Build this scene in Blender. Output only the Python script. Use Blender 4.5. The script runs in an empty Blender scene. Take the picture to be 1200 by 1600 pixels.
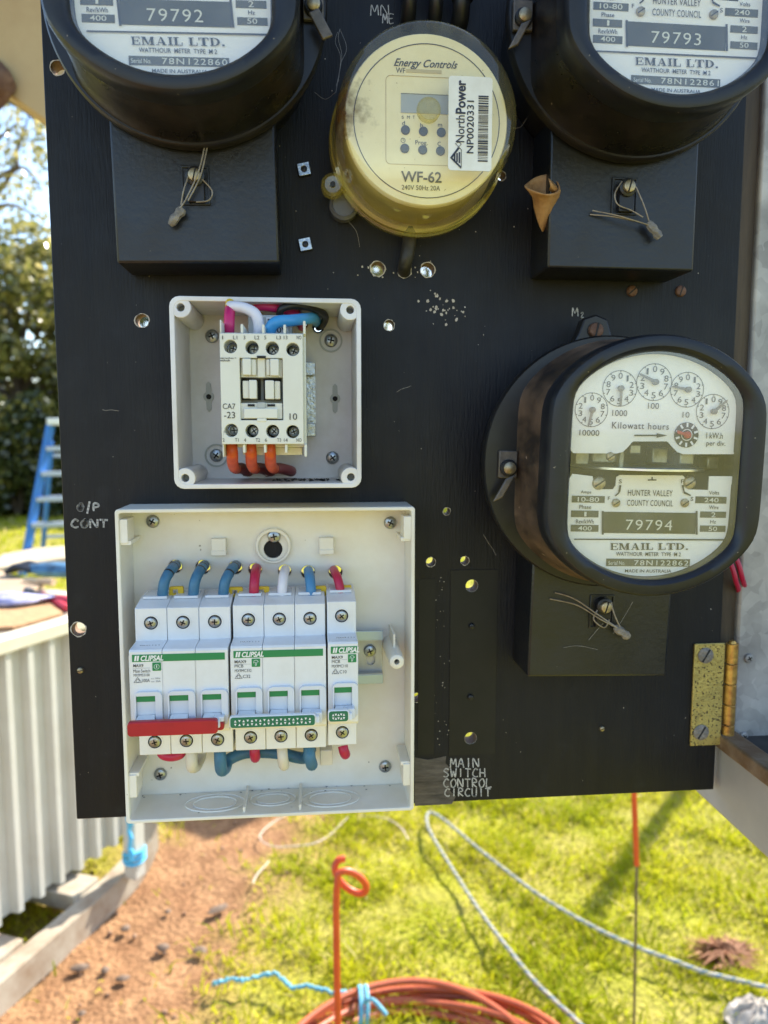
import bpy, bmesh, math, random
import numpy as np
from mathutils import Vector, Matrix, noise as mnoise

R = math.radians
random.seed(11)
rng = np.random.default_rng(11)
scene = bpy.context.scene
COL = scene.collection

# ------------------------------------------------------------------ camera, sky, sun, exposure
H, D, FPX = 1.45, 0.49, 1200.0          # eye height, distance to the board, focal length in photo pixels
PITCH, YAW = R(6.1), R(5.5)
cam_data = bpy.data.cameras.new('camera')
cam = bpy.data.objects.new('camera', cam_data)
COL.objects.link(cam)
cam.location = (0, -D, H)
cam.rotation_euler = (R(90) - PITCH, 0, -YAW)
cam_data.sensor_fit = 'VERTICAL'
cam_data.sensor_height = 36.0
cam_data.lens = 27.0
cam_data.clip_start = 0.02
cam_data.clip_end = 2000
cam_data.dof.use_dof = True
cam_data.dof.focus_distance = 0.43
cam_data.dof.aperture_fstop = 9.0
scene.camera = cam

SUN_AZ, SUN_EL = R(42), R(40)           # azimuth from +Y towards +X
world = bpy.data.worlds.new('World')
scene.world = world
world.use_nodes = True
wn = world.node_tree
bg = wn.nodes['Background']
sky = wn.nodes.new('ShaderNodeTexSky')
sky.sky_type = 'NISHITA'
sky.sun_disc = False
sky.sun_elevation = SUN_EL
sky.sun_rotation = SUN_AZ
sky.air_density = 1.0
sky.dust_density = 0.8
sky.ozone_density = 1.6
bg.inputs['Strength'].default_value = 0.15
wn.links.new(sky.outputs[0], bg.inputs['Color'])

sun_data = bpy.data.lights.new('sun', 'SUN')
sun_data.energy = 4.8
sun_data.angle = R(0.53)
sun_data.color = (1.0, 0.93, 0.82)
sun = bpy.data.objects.new('sun', sun_data)
COL.objects.link(sun)
sdir = Vector((math.sin(SUN_AZ) * math.cos(SUN_EL), math.cos(SUN_AZ) * math.cos(SUN_EL), math.sin(SUN_EL)))
sun.rotation_euler = sdir.to_track_quat('Z', 'Y').to_euler()
sun.location = (3, 5, 6)

scene.view_settings.view_transform = 'Standard'
scene.view_settings.look = 'None'
scene.view_settings.gamma = 1.0
scene.view_settings.exposure = 1.42
scene.view_settings.use_curve_mapping = False
scene.render.engine = 'CYCLES'
scene.cycles.max_bounces = 8
scene.cycles.transparent_max_bounces = 24
scene.cycles.use_denoising = True

# ------------------------------------------------------------------ survey helpers (where a sight line meets a real plane)
CM = Matrix.Rotation(-YAW, 3, 'Z') @ Matrix.Rotation(R(90) - PITCH, 3, 'X')
CP = Vector((0, -D, H))
def ray(px, py):
    return CM @ Vector(((px - 600) / FPX, -(py - 800) / FPX, -1.0))
def Q(px, py, d=0.0):                    # on the plane d metres in front of the board
    r = ray(px, py); return CP + r * ((D - d) / r.y)
def G(px, py, z=0.0):                    # on a level plane
    r = ray(px, py); return CP + r * ((z - H) / r.z)
def YP(px, py, y):                       # on an upright plane y metres behind the board
    return Q(px, py, -y)

# ------------------------------------------------------------------ materials
MATS = {}
def mat(name, col, rough=0.5, metal=0.0, col2=None, vscale=25.0, lo=0.4, hi=0.7, stretch=(1, 1, 1), bump=0.0, bscale=250.0,
        speck=None, speck_scale=300.0, speck_at=0.72, spec=0.5, rough2=None, trans=None, coat=0.0):
    if name in MATS: return MATS[name]
    m = bpy.data.materials.new(name); m.use_nodes = True
    nt = m.node_tree; N = nt.nodes; L = nt.links
    b = N['Principled BSDF']
    b.inputs['Roughness'].default_value = rough
    b.inputs['Metallic'].default_value = metal
    b.inputs['Specular IOR Level'].default_value = spec
    b.inputs['Coat Weight'].default_value = coat
    b.inputs['Base Color'].default_value = (*col, 1)
    tc = N.new('ShaderNodeTexCoord')
    src = tc.outputs['Object']
    if stretch != (1, 1, 1):
        mp = N.new('ShaderNodeMapping'); mp.inputs['Scale'].default_value = stretch
        L.new(src, mp.inputs['Vector']); src = mp.outputs['Vector']
    csock = None
    if col2 is not None:
        nz = N.new('ShaderNodeTexNoise'); nz.inputs['Scale'].default_value = vscale
        nz.inputs['Detail'].default_value = 6; nz.inputs['Roughness'].default_value = 0.65
        L.new(src, nz.inputs['Vector'])
        rp = N.new('ShaderNodeValToRGB')
        rp.color_ramp.elements[0].position = lo; rp.color_ramp.elements[0].color = (*col, 1)
        rp.color_ramp.elements[1].position = hi; rp.color_ramp.elements[1].color = (*col2, 1)
        L.new(nz.outputs['Fac'], rp.inputs['Fac']); csock = rp.outputs['Color']
        if rough2 is not None:
            mr = N.new('ShaderNodeMapRange')
            mr.inputs['From Min'].default_value = lo; mr.inputs['From Max'].default_value = hi
            mr.inputs['To Min'].default_value = rough; mr.inputs['To Max'].default_value = rough2
            L.new(nz.outputs['Fac'], mr.inputs['Value']); L.new(mr.outputs['Result'], b.inputs['Roughness'])
    if speck is not None:
        n2 = N.new('ShaderNodeTexNoise'); n2.inputs['Scale'].default_value = speck_scale
        n2.inputs['Detail'].default_value = 2
        L.new(tc.outputs['Object'], n2.inputs['Vector'])
        r2 = N.new('ShaderNodeValToRGB')
        r2.color_ramp.elements[0].position = speck_at; r2.color_ramp.elements[1].position = speck_at + 0.03
        L.new(n2.outputs['Fac'], r2.inputs['Fac'])
        mx = N.new('ShaderNodeMix'); mx.data_type = 'RGBA'
        L.new(r2.outputs['Color'], mx.inputs['Factor'])
        if csock: L.new(csock, mx.inputs['A'])
        else: mx.inputs['A'].default_value = (*col, 1)
        mx.inputs['B'].default_value = (*speck, 1)
        csock = mx.outputs['Result']
    if csock: L.new(csock, b.inputs['Base Color'])
    if bump:
        n3 = N.new('ShaderNodeTexNoise'); n3.inputs['Scale'].default_value = bscale
        n3.inputs['Detail'].default_value = 5
        L.new(src, n3.inputs['Vector'])
        bp = N.new('ShaderNodeBump'); bp.inputs['Strength'].default_value = bump; bp.inputs['Distance'].default_value = 0.002
        L.new(n3.outputs['Fac'], bp.inputs['Height']); L.new(bp.outputs['Normal'], b.inputs['Normal'])
    if trans is not None:                # leaf: lets light through
        tr = N.new('ShaderNodeBsdfTranslucent')
        ms = N.new('ShaderNodeMixShader'); ms.inputs['Fac'].default_value = trans
        if csock: L.new(csock, tr.inputs['Color'])
        else: tr.inputs['Color'].default_value = (*col, 1)
        L.new(b.outputs[0], ms.inputs[1]); L.new(tr.outputs[0], ms.inputs[2])
        L.new(ms.outputs[0], N['Material Output'].inputs['Surface'])
    MATS[name] = m
    return m

def clear_mat(name, tint, rough=0.04, ior=1.45, haze=None, haze_amt=0.0, haze_scale=60, stain=None):
    m = bpy.data.materials.new(name); m.use_nodes = True
    nt = m.node_tree; N = nt.nodes; L = nt.links
    N.remove(N['Principled BSDF'])
    tp = N.new('ShaderNodeBsdfTransparent'); tp.inputs['Color'].default_value = (*tint, 1)
    gl = N.new('ShaderNodeBsdfGlossy'); gl.inputs['Roughness'].default_value = rough
    fr = N.new('ShaderNodeFresnel'); fr.inputs['IOR'].default_value = ior
    ms = N.new('ShaderNodeMixShader')
    ge = N.new('ShaderNodeNewGeometry'); inv = N.new('ShaderNodeMath'); inv.operation = 'SUBTRACT'; inv.inputs[0].default_value = 1.0
    L.new(ge.outputs['Backfacing'], inv.inputs[1])
    mu = N.new('ShaderNodeMath'); mu.operation = 'MULTIPLY'; L.new(fr.outputs[0], mu.inputs[0]); L.new(inv.outputs[0], mu.inputs[1])
    L.new(mu.outputs[0], ms.inputs['Fac']); L.new(tp.outputs[0], ms.inputs[1]); L.new(gl.outputs[0], ms.inputs[2])
    out = ms.outputs[0]
    if haze is not None:
        df = N.new('ShaderNodeBsdfDiffuse'); df.inputs['Color'].default_value = (*haze, 1)
        nz = N.new('ShaderNodeTexNoise'); nz.inputs['Scale'].default_value = haze_scale; nz.inputs['Detail'].default_value = 7
        tc = N.new('ShaderNodeTexCoord'); L.new(tc.outputs['Object'], nz.inputs['Vector'])
        mr = N.new('ShaderNodeMapRange'); mr.inputs['From Min'].default_value = 0.35; mr.inputs['From Max'].default_value = 0.75
        mr.inputs['To Min'].default_value = haze_amt * 0.25; mr.inputs['To Max'].default_value = haze_amt
        L.new(nz.outputs['Fac'], mr.inputs['Value'])
        m2 = N.new('ShaderNodeMixShader')
        L.new(mr.outputs['Result'], m2.inputs['Fac']); L.new(out, m2.inputs[1]); L.new(df.outputs[0], m2.inputs[2])
        out = m2.outputs[0]
    if stain is not None:                # burnt blotch with a ragged outline
        vm = N.new('ShaderNodeVectorMath'); vm.operation = 'DISTANCE'; vm.inputs[1].default_value = stain[0]
        tc2 = N.new('ShaderNodeTexCoord'); L.new(tc2.outputs['Object'], vm.inputs[0])
        n4 = N.new('ShaderNodeTexNoise'); n4.inputs['Scale'].default_value = 190; n4.inputs['Detail'].default_value = 6; L.new(tc2.outputs['Object'], n4.inputs['Vector'])
        m4 = N.new('ShaderNodeMath'); m4.operation = 'MULTIPLY_ADD'; m4.inputs[1].default_value = stain[1] * 2.6; L.new(n4.outputs['Fac'], m4.inputs[0]); L.new(vm.outputs['Value'], m4.inputs[2])
        r4 = N.new('ShaderNodeMapRange'); r4.inputs['From Min'].default_value = stain[1] * 1.35; r4.inputs['From Max'].default_value = stain[1] * 2.5
        r4.inputs['To Min'].default_value = 0.9; r4.inputs['To Max'].default_value = 0.0; L.new(m4.outputs[0], r4.inputs['Value'])
        d4 = N.new('ShaderNodeBsdfDiffuse'); d4.inputs['Color'].default_value = (0.09, 0.045, 0.015, 1)
        m5 = N.new('ShaderNodeMixShader'); L.new(r4.outputs['Result'], m5.inputs['Fac']); L.new(out, m5.inputs[1]); L.new(d4.outputs[0], m5.inputs[2]); out = m5.outputs[0]
    L.new(out, N['Material Output'].inputs['Surface'])
    MATS[name] = m
    return m

def board_mat():
    m = bpy.data.materials.new('black_board_paint'); m.use_nodes = True
    nt = m.node_tree; N = nt.nodes; L = nt.links; b = N['Principled BSDF']; tc = N.new('ShaderNodeTexCoord')
    def noise(sc, det, st=None, ro=.6):
        n = N.new('ShaderNodeTexNoise'); n.inputs['Scale'].default_value = sc; n.inputs['Detail'].default_value = det; n.inputs['Roughness'].default_value = ro
        if st:
            mp = N.new('ShaderNodeMapping'); mp.inputs['Scale'].default_value = st; L.new(tc.outputs['Object'], mp.inputs['Vector']); L.new(mp.outputs['Vector'], n.inputs['Vector'])
        else: L.new(tc.outputs['Object'], n.inputs['Vector'])
        return n.outputs['Fac']
    def rng_(src, a, b_, c, d):
        r = N.new('ShaderNodeMapRange'); r.inputs['From Min'].default_value = a; r.inputs['From Max'].default_value = b_; r.inputs['To Min'].default_value = c; r.inputs['To Max'].default_value = d
        L.new(src, r.inputs['Value']); return r.outputs['Result']
    def mix(f, a, b_):
        x = N.new('ShaderNodeMix'); x.data_type = 'RGBA'; L.new(f, x.inputs['Factor'])
        for sk, v in (('A', a), ('B', b_)):
            if isinstance(v, tuple): x.inputs[sk].default_value = (*v, 1)
            else: L.new(v, x.inputs[sk])
        return x.outputs['Result']
    grain = noise(14, 6, (6, 6, .6)); patch = noise(7, 9, None, .7); mott = noise(60, 6); dust = noise(420, 2)
    c = mix(rng_(grain, .35, .75, 0, 1), (.0040, .0050, .0085), (.010, .0102, .0115))
    c = mix(rng_(patch, .52, .76, 0, .6), c, (.020, .018, .016))
    c = mix(rng_(mott, .56, .72, 0, .4), c, (.016, .018, .022))
    c = mix(rng_(dust, .735, .77, 0, 1), c, (.09, .085, .075))
    L.new(c, b.inputs['Base Color'])
    L.new(rng_(patch, .35, .7, .38, .66), b.inputs['Roughness']); b.inputs['Specular IOR Level'].default_value = .28
    bp = N.new('ShaderNodeBump'); bp.inputs['Strength'].default_value = .25; bp.inputs['Distance'].default_value = .002
    L.new(noise(120, 5, (6, 6, .6)), bp.inputs['Height']); L.new(bp.outputs['Normal'], b.inputs['Normal'])
    return m
M_board = board_mat()
M_bake = mat('black_bakelite', (0.010, 0.010, 0.011), 0.30, col2=(0.024, 0.019, 0.015), vscale=22, lo=0.42, hi=0.8, bump=0.05, bscale=90,
             speck=(0.12, 0.09, 0.06), speck_scale=260, speck_at=0.765, rough2=0.5, spec=0.4)
M_case = mat('dusty_bakelite', (0.007, 0.0065, 0.0065), 0.26, col2=(0.024, 0.016, 0.011), vscale=16, lo=0.42, hi=0.75, stretch=(1, 1, 1), bump=0.12,
             bscale=160, speck=(0.22, 0.16, 0.10), speck_scale=230, speck_at=0.76, rough2=0.7)
M_rim = mat('black_rim_enamel', (0.009, 0.010, 0.013), 0.34, col2=(0.02, 0.0195, 0.0195), vscale=40, lo=0.45, hi=0.8, bump=0.06, bscale=200,
            speck=(0.20, 0.17, 0.13), speck_scale=330, speck_at=0.75, rough2=0.55, spec=0.4)
M_cover = mat('matt_black_cover', (0.007, 0.008, 0.010), 0.34, col2=(0.014, 0.0135, 0.013), vscale=26, lo=0.42, hi=0.75, bump=0.10, bscale=350,
              speck=(0.10, 0.09, 0.08), speck_scale=380, speck_at=0.765, rough2=0.5, spec=0.5)
M_dark = mat('dark_interior', (0.012, 0.012, 0.008), 0.6)
M_hole = mat('dark_recess', (0.008, 0.008, 0.008), 0.7)
M_dial = mat('dial_enamel_white', (0.84, 0.84, 0.78), 0.45, col2=(0.78, 0.78, 0.70), vscale=35, lo=0.45, hi=0.8, speck=(0.35, 0.33, 0.26), speck_scale=700, speck_at=0.77)
M_ink = mat('black_print', (0.018, 0.018, 0.016), 0.5)
M_olive = mat('dark_olive_print', (0.045, 0.045, 0.022), 0.45, col2=(0.06, 0.06, 0.03), vscale=60)
M_pale = mat('engraved_pale', (0.66, 0.66, 0.55), 0.5)
M_red = mat('dial_red', (0.45, 0.03, 0.02), 0.45)
M_alu = mat('aluminium', (0.72, 0.72, 0.70), 0.28, 1.0, col2=(0.55, 0.55, 0.5), vscale=90)
M_steel = mat('zinc_screw_steel', (0.40, 0.43, 0.45), 0.30, 1.0, col2=(0.20, 0.21, 0.22), vscale=420, lo=0.4, hi=0.7, bump=0.15, bscale=500)
M_rust = mat('rusty_screw', (0.12, 0.055, 0.03), 0.6, 0.4, col2=(0.20, 0.11, 0.07), vscale=300, bump=0.3, bscale=700)
M_brs = mat('screw_brass_dull', (0.42, 0.36, 0.24), 0.42, 0.8, col2=(0.22, 0.17, 0.10), vscale=300)
M_lead = mat('lead_seal_grey', (0.17, 0.155, 0.135), 0.6, 0.3, col2=(0.30, 0.27, 0.23), vscale=300, bump=0.5, bscale=500)
M_wire = mat('seal_wire', (0.32, 0.28, 0.23), 0.5, 0.6, col2=(0.2, 0.17, 0.14), vscale=300)
M_glass = clear_mat('meter_glass', (1, 1, 1), 0.035, 2.0, (0.66, 0.68, 0.68), 0.07, 38)
M_poly = clear_mat('yellowed_polycarbonate', (0.99, 0.98, 0.90), 0.05, 1.75, (0.72, 0.64, 0.30), 0.10, 40, stain=((-0.0475, -0.057, 0.001), 0.0145))
M_polyrim = clear_mat('yellow_rim_polycarbonate', (0.97, 0.93, 0.62), 0.06, 1.9, (0.66, 0.56, 0.18), 0.28, 55)
M_clear = clear_mat('clear_plug', (0.9, 0.88, 0.72), 0.08, 1.5, (0.6, 0.55, 0.36), 0.3, 200)
M_beige = mat('beige_face', (0.86, 0.79, 0.54), 0.55, col2=(0.80, 0.72, 0.46), vscale=60, lo=0.4, hi=0.75, speck=(0.38, 0.28, 0.12), speck_scale=520, speck_at=0.74)
M_stk = mat('white_sticker', (0.78, 0.79, 0.75), 0.4, col2=(0.68, 0.68, 0.62), vscale=60)
M_navy = mat('navy_print', (0.025, 0.03, 0.05), 0.5)
M_lcd = mat('grey_display', (0.36, 0.39, 0.42), 0.3)
M_btn = mat('button_blue_grey', (0.05, 0.055, 0.085), 0.5)
M_relay = mat('light_grey_plastic', (0.75, 0.74, 0.74), 0.42, col2=(0.50, 0.46, 0.40), vscale=20, lo=0.45, hi=0.9, speck=(0.20, 0.17, 0.14), speck_scale=160, speck_at=0.775, bump=0.03)
M_ctr = mat('contactor_plastic', (0.70, 0.70, 0.62), 0.42, col2=(0.65, 0.64, 0.55), vscale=30)
M_ctr2 = mat('contactor_grey', (0.42, 0.44, 0.42), 0.45)
M_box = mat('cream_plastic', (0.83, 0.80, 0.72), 0.40, col2=(0.66, 0.58, 0.42), vscale=14, lo=0.42, hi=0.95, speck=(0.30, 0.25, 0.18), speck_scale=190, speck_at=0.765, bump=0.05)
M_brk = mat('breaker_white', (0.77, 0.77, 0.76), 0.36, col2=(0.66, 0.64, 0.60), vscale=45, lo=0.45, hi=0.95, speck=(0.42, 0.40, 0.37), speck_scale=260, speck_at=0.775)
M_brk2 = mat('breaker_clear_white', (0.68, 0.70, 0.73), 0.25)
M_green = mat('breaker_green', (0.012, 0.22, 0.07), 0.42)
M_dgreen = mat('bar_green', (0.010, 0.15, 0.075), 0.42)
M_handle = mat('handle_red', (0.42, 0.012, 0.022), 0.38, col2=(0.34, 0.012, 0.02), vscale=70)
M_grey_ink = mat('grey_print', (0.08, 0.08, 0.085), 0.5)
M_wht_ink = mat('white_print', (0.80, 0.80, 0.78), 0.5)
M_cblue = mat('cable_blue', (0.045, 0.17, 0.30), 0.42, col2=(0.035, 0.12, 0.22), vscale=90, bump=0.05)
M_cblue2 = mat('cable_bright_blue', (0.05, 0.30, 0.60), 0.38)
M_cred = mat('cable_red', (0.45, 0.012, 0.06), 0.40)
M_cmag = mat('cable_magenta', (0.55, 0.02, 0.13), 0.40)
M_cwhite = mat('cable_white', (0.72, 0.70, 0.74), 0.42)
M_cblack = mat('cable_black', (0.012, 0.012, 0.012), 0.42)
M_corange = mat('cable_orange', (0.60, 0.10, 0.02), 0.42, col2=(0.42, 0.05, 0.02), vscale=80)
M_cmar = mat('cable_maroon', (0.26, 0.03, 0.03), 0.45)
M_cream = mat('cable_cream', (0.66, 0.62, 0.54), 0.45)
M_yel = mat('yellow_plastic', (0.72, 0.48, 0.02), 0.45)
M_brass = mat('worn_brass', (0.56, 0.45, 0.14), 0.46, 0.6, col2=(0.36, 0.29, 0.10), vscale=110, lo=0.4, hi=0.7, speck=(0.08, 0.06, 0.035), speck_scale=700, speck_at=0.60, bump=0.25, bscale=420)
M_brass2 = mat('brass_barrel', (0.60, 0.38, 0.10), 0.38, 0.8, col2=(0.34, 0.17, 0.06), vscale=160, lo=0.4, hi=0.7, bump=0.2)
M_chalk = mat('chalk_mark', (0.56, 0.55, 0.53), 0.9, col2=(0.14, 0.14, 0.14), vscale=700, lo=0.5, hi=0.75)
M_chip = mat('paint_chip', (0.55, 0.50, 0.42), 0.8, col2=(0.35, 0.3, 0.24), vscale=600)
M_patch = mat('bare_wood_patch', (0.045, 0.038, 0.032), 0.8, col2=(0.15, 0.13, 0.11), vscale=40, lo=0.35, hi=0.7, stretch=(1, 1, 6), bump=0.3)
M_foot = mat('old_footprint_black', (0.008, 0.009, 0.009), 0.5, col2=(0.012, 0.012, 0.012), vscale=60, spec=0.3)
M_leafdry = mat('dry_leaf', (0.42, 0.24, 0.10), 0.7, col2=(0.28, 0.14, 0.05), vscale=150, bump=0.3, bscale=300)
M_web = mat('cobweb_thread', (0.30, 0.28, 0.25), 0.8)
M_timber = mat('dark_stained_timber', (0.050, 0.034, 0.018), 0.6, col2=(0.095, 0.065, 0.035), vscale=14, stretch=(8, 8, 0.7), bump=0.3, bscale=60)

def galv_mat():
    m = bpy.data.materials.new('galvanised_steel'); m.use_nodes = True
    nt = m.node_tree; N = nt.nodes; L = nt.links; b = N['Principled BSDF']
    tc = N.new('ShaderNodeTexCoord')
    vo = N.new('ShaderNodeTexVoronoi'); vo.inputs['Scale'].default_value = 130
    nz = N.new('ShaderNodeTexNoise'); nz.inputs['Scale'].default_value = 22; nz.inputs['Detail'].default_value = 8
    wob = N.new('ShaderNodeTexNoise'); wob.inputs['Scale'].default_value = 60
    ad = N.new('ShaderNodeMix'); ad.data_type = 'RGBA'; ad.inputs['Factor'].default_value = 0.012
    L.new(tc.outputs['Object'], ad.inputs['A']); L.new(wob.outputs['Color'], ad.inputs['B']); L.new(tc.outputs['Object'], wob.inputs['Vector'])
    L.new(ad.outputs['Result'], vo.inputs['Vector']); L.new(tc.outputs['Object'], nz.inputs['Vector'])
    sp = N.new('ShaderNodeSeparateColor'); L.new(vo.outputs['Color'], sp.inputs['Color'])
    mm = N.new('ShaderNodeMath'); mm.operation = 'MULTIPLY_ADD'; mm.inputs[1].default_value = 0.16
    L.new(sp.outputs['Red'], mm.inputs[0]); L.new(nz.outputs['Fac'], mm.inputs[2])
    rp = N.new('ShaderNodeValToRGB')
    rp.color_ramp.elements[0].position = 0.38; rp.color_ramp.elements[0].color = (0.25, 0.24, 0.225, 1)
    rp.color_ramp.elements[1].position = 0.76; rp.color_ramp.elements[1].color = (0.52, 0.50, 0.47, 1)
    L.new(mm.outputs[0], rp.inputs['Fac']); L.new(rp.outputs['Color'], b.inputs['Base Color'])
    b.inputs['Metallic'].default_value = 0.35; b.inputs['Roughness'].default_value = 0.55
    bp = N.new('ShaderNodeBump'); bp.inputs['Strength'].default_value = 0.12; bp.inputs['Distance'].default_value = 0.002
    L.new(nz.outputs['Fac'], bp.inputs['Height']); L.new(bp.outputs['Normal'], b.inputs['Normal'])
    return m
M_galv = galv_mat()
M_traygrey = mat('grey_painted_steel', (0.40, 0.38, 0.34), 0.5, col2=(0.33, 0.31, 0.28), vscale=8)
M_rustedge = mat('rusty_brown_edge', (0.15, 0.085, 0.04), 0.7, col2=(0.26, 0.19, 0.12), vscale=40, bump=0.3)
M_traytop = mat('dark_tray_top', (0.02, 0.019, 0.018), 0.7, col2=(0.05, 0.045, 0.04), vscale=40)  # top of the tray, darker than its grey body
M_eave = mat('beige_eave_paint', (0.46, 0.33, 0.15), 0.6, col2=(0.38, 0.25, 0.10), vscale=7, speck=(0.22, 0.14, 0.07), speck_scale=60, speck_at=0.75)

# ------------------------------------------------------------------ mesh helpers
class MB:
    def __init__(s): s.v = []; s.f = []
    def add(s, V, F):
        o = len(s.v); s.v += [tuple(v) for v in V]; s.f += [tuple(i + o for i in f) for f in F]; return s
    def box(s, x0, x1, d0, d1, z0, z1):          # d = distance in front of the board
        V = [(x, -d, z) for x in (x0, x1) for d in (d0, d1) for z in (z0, z1)]
        return s.add(V, [(0, 2, 3, 1), (4, 5, 7, 6), (0, 1, 5, 4), (2, 6, 7, 3), (0, 4, 6, 2), (1, 3, 7, 5)])
    def wbox(s, c, u, v, w):                     # centre and three half-axis vectors
        c, u, v, w = map(Vector, (c, u, v, w))
        V = [c + a * u + b * v + e * w for a in (-1, 1) for b in (-1, 1) for e in (-1, 1)]
        return s.add(V, [(0, 1, 3, 2), (4, 6, 7, 5), (0, 4, 5, 1), (2, 3, 7, 6), (0, 2, 6, 4), (1, 5, 7, 3)])
    def prism(s, poly, d0, d1):                  # poly: (x, z) outline
        n = len(poly)
        V = [(x, -d0, z) for x, z in poly] + [(x, -d1, z) for x, z in poly]
        F = [tuple(range(n)), tuple(range(2 * n - 1, n - 1, -1))] + [(i, i + n, (i + 1) % n + n, (i + 1) % n) for i in range(n)]
        return s.add(V, F)
    def flat(s, poly, d):
        return s.add([(x, -d, z) for x, z in poly], [tuple(range(len(poly)))])
    def plate(s, outer, holes, d0, d1):          # outline with holes, given thickness
        loops = [outer] + holes
        bm = bmesh.new(); es = []
        for lp in loops:
            vs = [bm.verts.new((x, z, 0)) for x, z in lp]
            for i in range(len(vs)): es.append(bm.edges.new((vs[i], vs[(i + 1) % len(vs)])))
        bmesh.ops.triangle_fill(bm, use_beauty=True, edges=es, normal=(0, 0, 1))
        bm.verts.ensure_lookup_table(); bm.verts.index_update()
        vv = [(v.co.x, v.co.y) for v in bm.verts]; ff = [tuple(v.index for v in f.verts) for f in bm.faces]
        bm.free(); n = len(vv)
        V = [(x, -d0, z) for x, z in vv] + [(x, -d1, z) for x, z in vv]
        F = [f for f in ff] + [tuple(i + n for i in reversed(f)) for f in ff]
        k = 0
        for lp in loops:
            m = len(lp)
            F += [(k + i, k + (i + 1) % m, k + (i + 1) % m + n, k + i + n) for i in range(m)]
            k += m
        return s.add(V, F)
    def rings(s, rr, cap0=True, cap1=True, closed=True):
        n = len(rr[0]); V = [p for r in rr for p in r]; F = []
        for k in range(len(rr) - 1):
            for i in range(n if closed else n - 1):
                j = (i + 1) % n
                F.append((k * n + i, k * n + j, (k + 1) * n + j, (k + 1) * n + i))
        if cap0: F.append(tuple(range(n - 1, -1, -1)))
        if cap1: F.append(tuple(range((len(rr) - 1) * n, len(rr) * n)))
        return s.add(V, F)
    def lathe(s, cx, cz, prof, n=32, cap0=True, cap1=True):   # prof: (radius, d)
        rr = [[(cx + r * math.cos(2 * math.pi * i / n), -d, cz + r * math.sin(2 * math.pi * i / n)) for i in range(n)] for r, d in prof]
        return s.rings(rr, cap0, cap1)
    def zlathe(s, c, prof, n=20):                # prof: (radius, height)
        rr = [[(c[0] + r * math.cos(2 * math.pi * i / n), c[1] + r * math.sin(2 * math.pi * i / n), c[2] + h) for i in range(n)] for r, h in prof]
        return s.rings(rr)
    def tube(s, pts, r, n=10, closed=False):
        pts = [Vector(p) for p in pts]; m = len(pts)
        rad = r if isinstance(r, (list, tuple)) else [r] * m
        rr = []; nrm = None
        for i in range(m):
            a = pts[(i - 1) % m] if (closed or i > 0) else pts[i]
            b = pts[(i + 1) % m] if (closed or i < m - 1) else pts[i]
            t = (b - a).normalized()
            if nrm is None: nrm = t.orthogonal().normalized()
            else:
                nrm = nrm - t * nrm.dot(t)
                nrm = nrm.normalized() if nrm.length > 1e-9 else t.orthogonal().normalized()
            bn = t.cross(nrm)
            rr.append([pts[i] + (nrm * math.cos(2 * math.pi * k / n) + bn * math.sin(2 * math.pi * k / n)) * rad[i] for k in range(n)])
        if closed: rr.append(rr[0]); return s.rings(rr, False, False)
        return s.rings(rr)
    def build(s, name, m, parent=None, origin=None, bevel=0.0, seg=2, smooth=True, angle=38):
        me = bpy.data.meshes.new(name)
        o0 = Vector(origin) if origin is not None else (root_loc(parent) if parent else Vector((0, 0, 0)))
        me.from_pydata([(v[0] - o0.x, v[1] - o0.y, v[2] - o0.z) for v in s.v], [], s.f)
        me.validate()
        bm = bmesh.new(); bm.from_mesh(me)
        bmesh.ops.recalc_face_normals(bm, faces=bm.faces)
        bm.to_mesh(me); bm.free()
        if smooth:
            me.polygons.foreach_set('use_smooth', [True] * len(me.polygons))
            me.set_sharp_from_angle(angle=R(angle))
        me.materials.append(m)
        ob = bpy.data.objects.new(name, me); COL.objects.link(ob)
        if parent: ob.parent = parent
        elif origin is not None: ob.location = o0
        if bevel:
            bv = ob.modifiers.new('edge', 'BEVEL'); bv.width = bevel; bv.segments = seg; bv.limit_method = 'ANGLE'; bv.angle_limit = R(40)
            bv.harden_normals = False
        return ob

def root_loc(p):
    v = Vector((0, 0, 0))
    while p is not None:
        v += p.location; p = p.parent
    return v
def thing(name, label, cat, loc=(0, 0, 0), group=None):
    o = bpy.data.objects.new(name, None); COL.objects.link(o)
    o.location = loc; o.empty_display_size = 0.02
    o['label'] = label; o['category'] = cat
    if group: o['group'] = group
    return o
def tag(o, label, cat, group=None):
    o['label'] = label; o['category'] = cat
    if group: o['group'] = group
    return o
def clone(o, parent=None):
    c = o.copy(); COL.objects.link(c); c.parent = parent
    for ch in list(o.children): clone(ch, c)
    return c
def catmull(P, n=8, closed=False):
    P = [Vector(p) for p in P]; out = []; m = len(P)
    rngk = range(m) if closed else range(m - 1)
    for i in rngk:
        if closed: p0, p1, p2, p3 = P[i - 1], P[i], P[(i + 1) % m], P[(i + 2) % m]
        else: p0, p1, p2, p3 = P[max(i - 1, 0)], P[i], P[i + 1], P[min(i + 2, m - 1)]
        for k in range(n):
            t = k / n
            out.append(0.5 * ((2 * p1) + (p2 - p0) * t + (2 * p0 - 5 * p1 + 4 * p2 - p3) * t * t + (3 * p1 - p0 - 3 * p2 + p3) * t ** 3))
    if not closed: out.append(P[-1])
    return out
def circ(cx, cz, r, n=16):
    return [(cx + r * math.cos(2 * math.pi * i / n), cz + r * math.sin(2 * math.pi * i / n)) for i in range(n)]
def rrect(x0, x1, z0, z1, r, k=4):
    out = []
    for cx, cz, a in ((x1 - r, z1 - r, 0), (x0 + r, z1 - r, 90), (x0 + r, z0 + r, 180), (x1 - r, z0 + r, 270)):
        for i in range(k + 1):
            t = R(a + 90 * i / k); out.append((cx + r * math.cos(t), cz + r * math.sin(t)))
    return out
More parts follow.
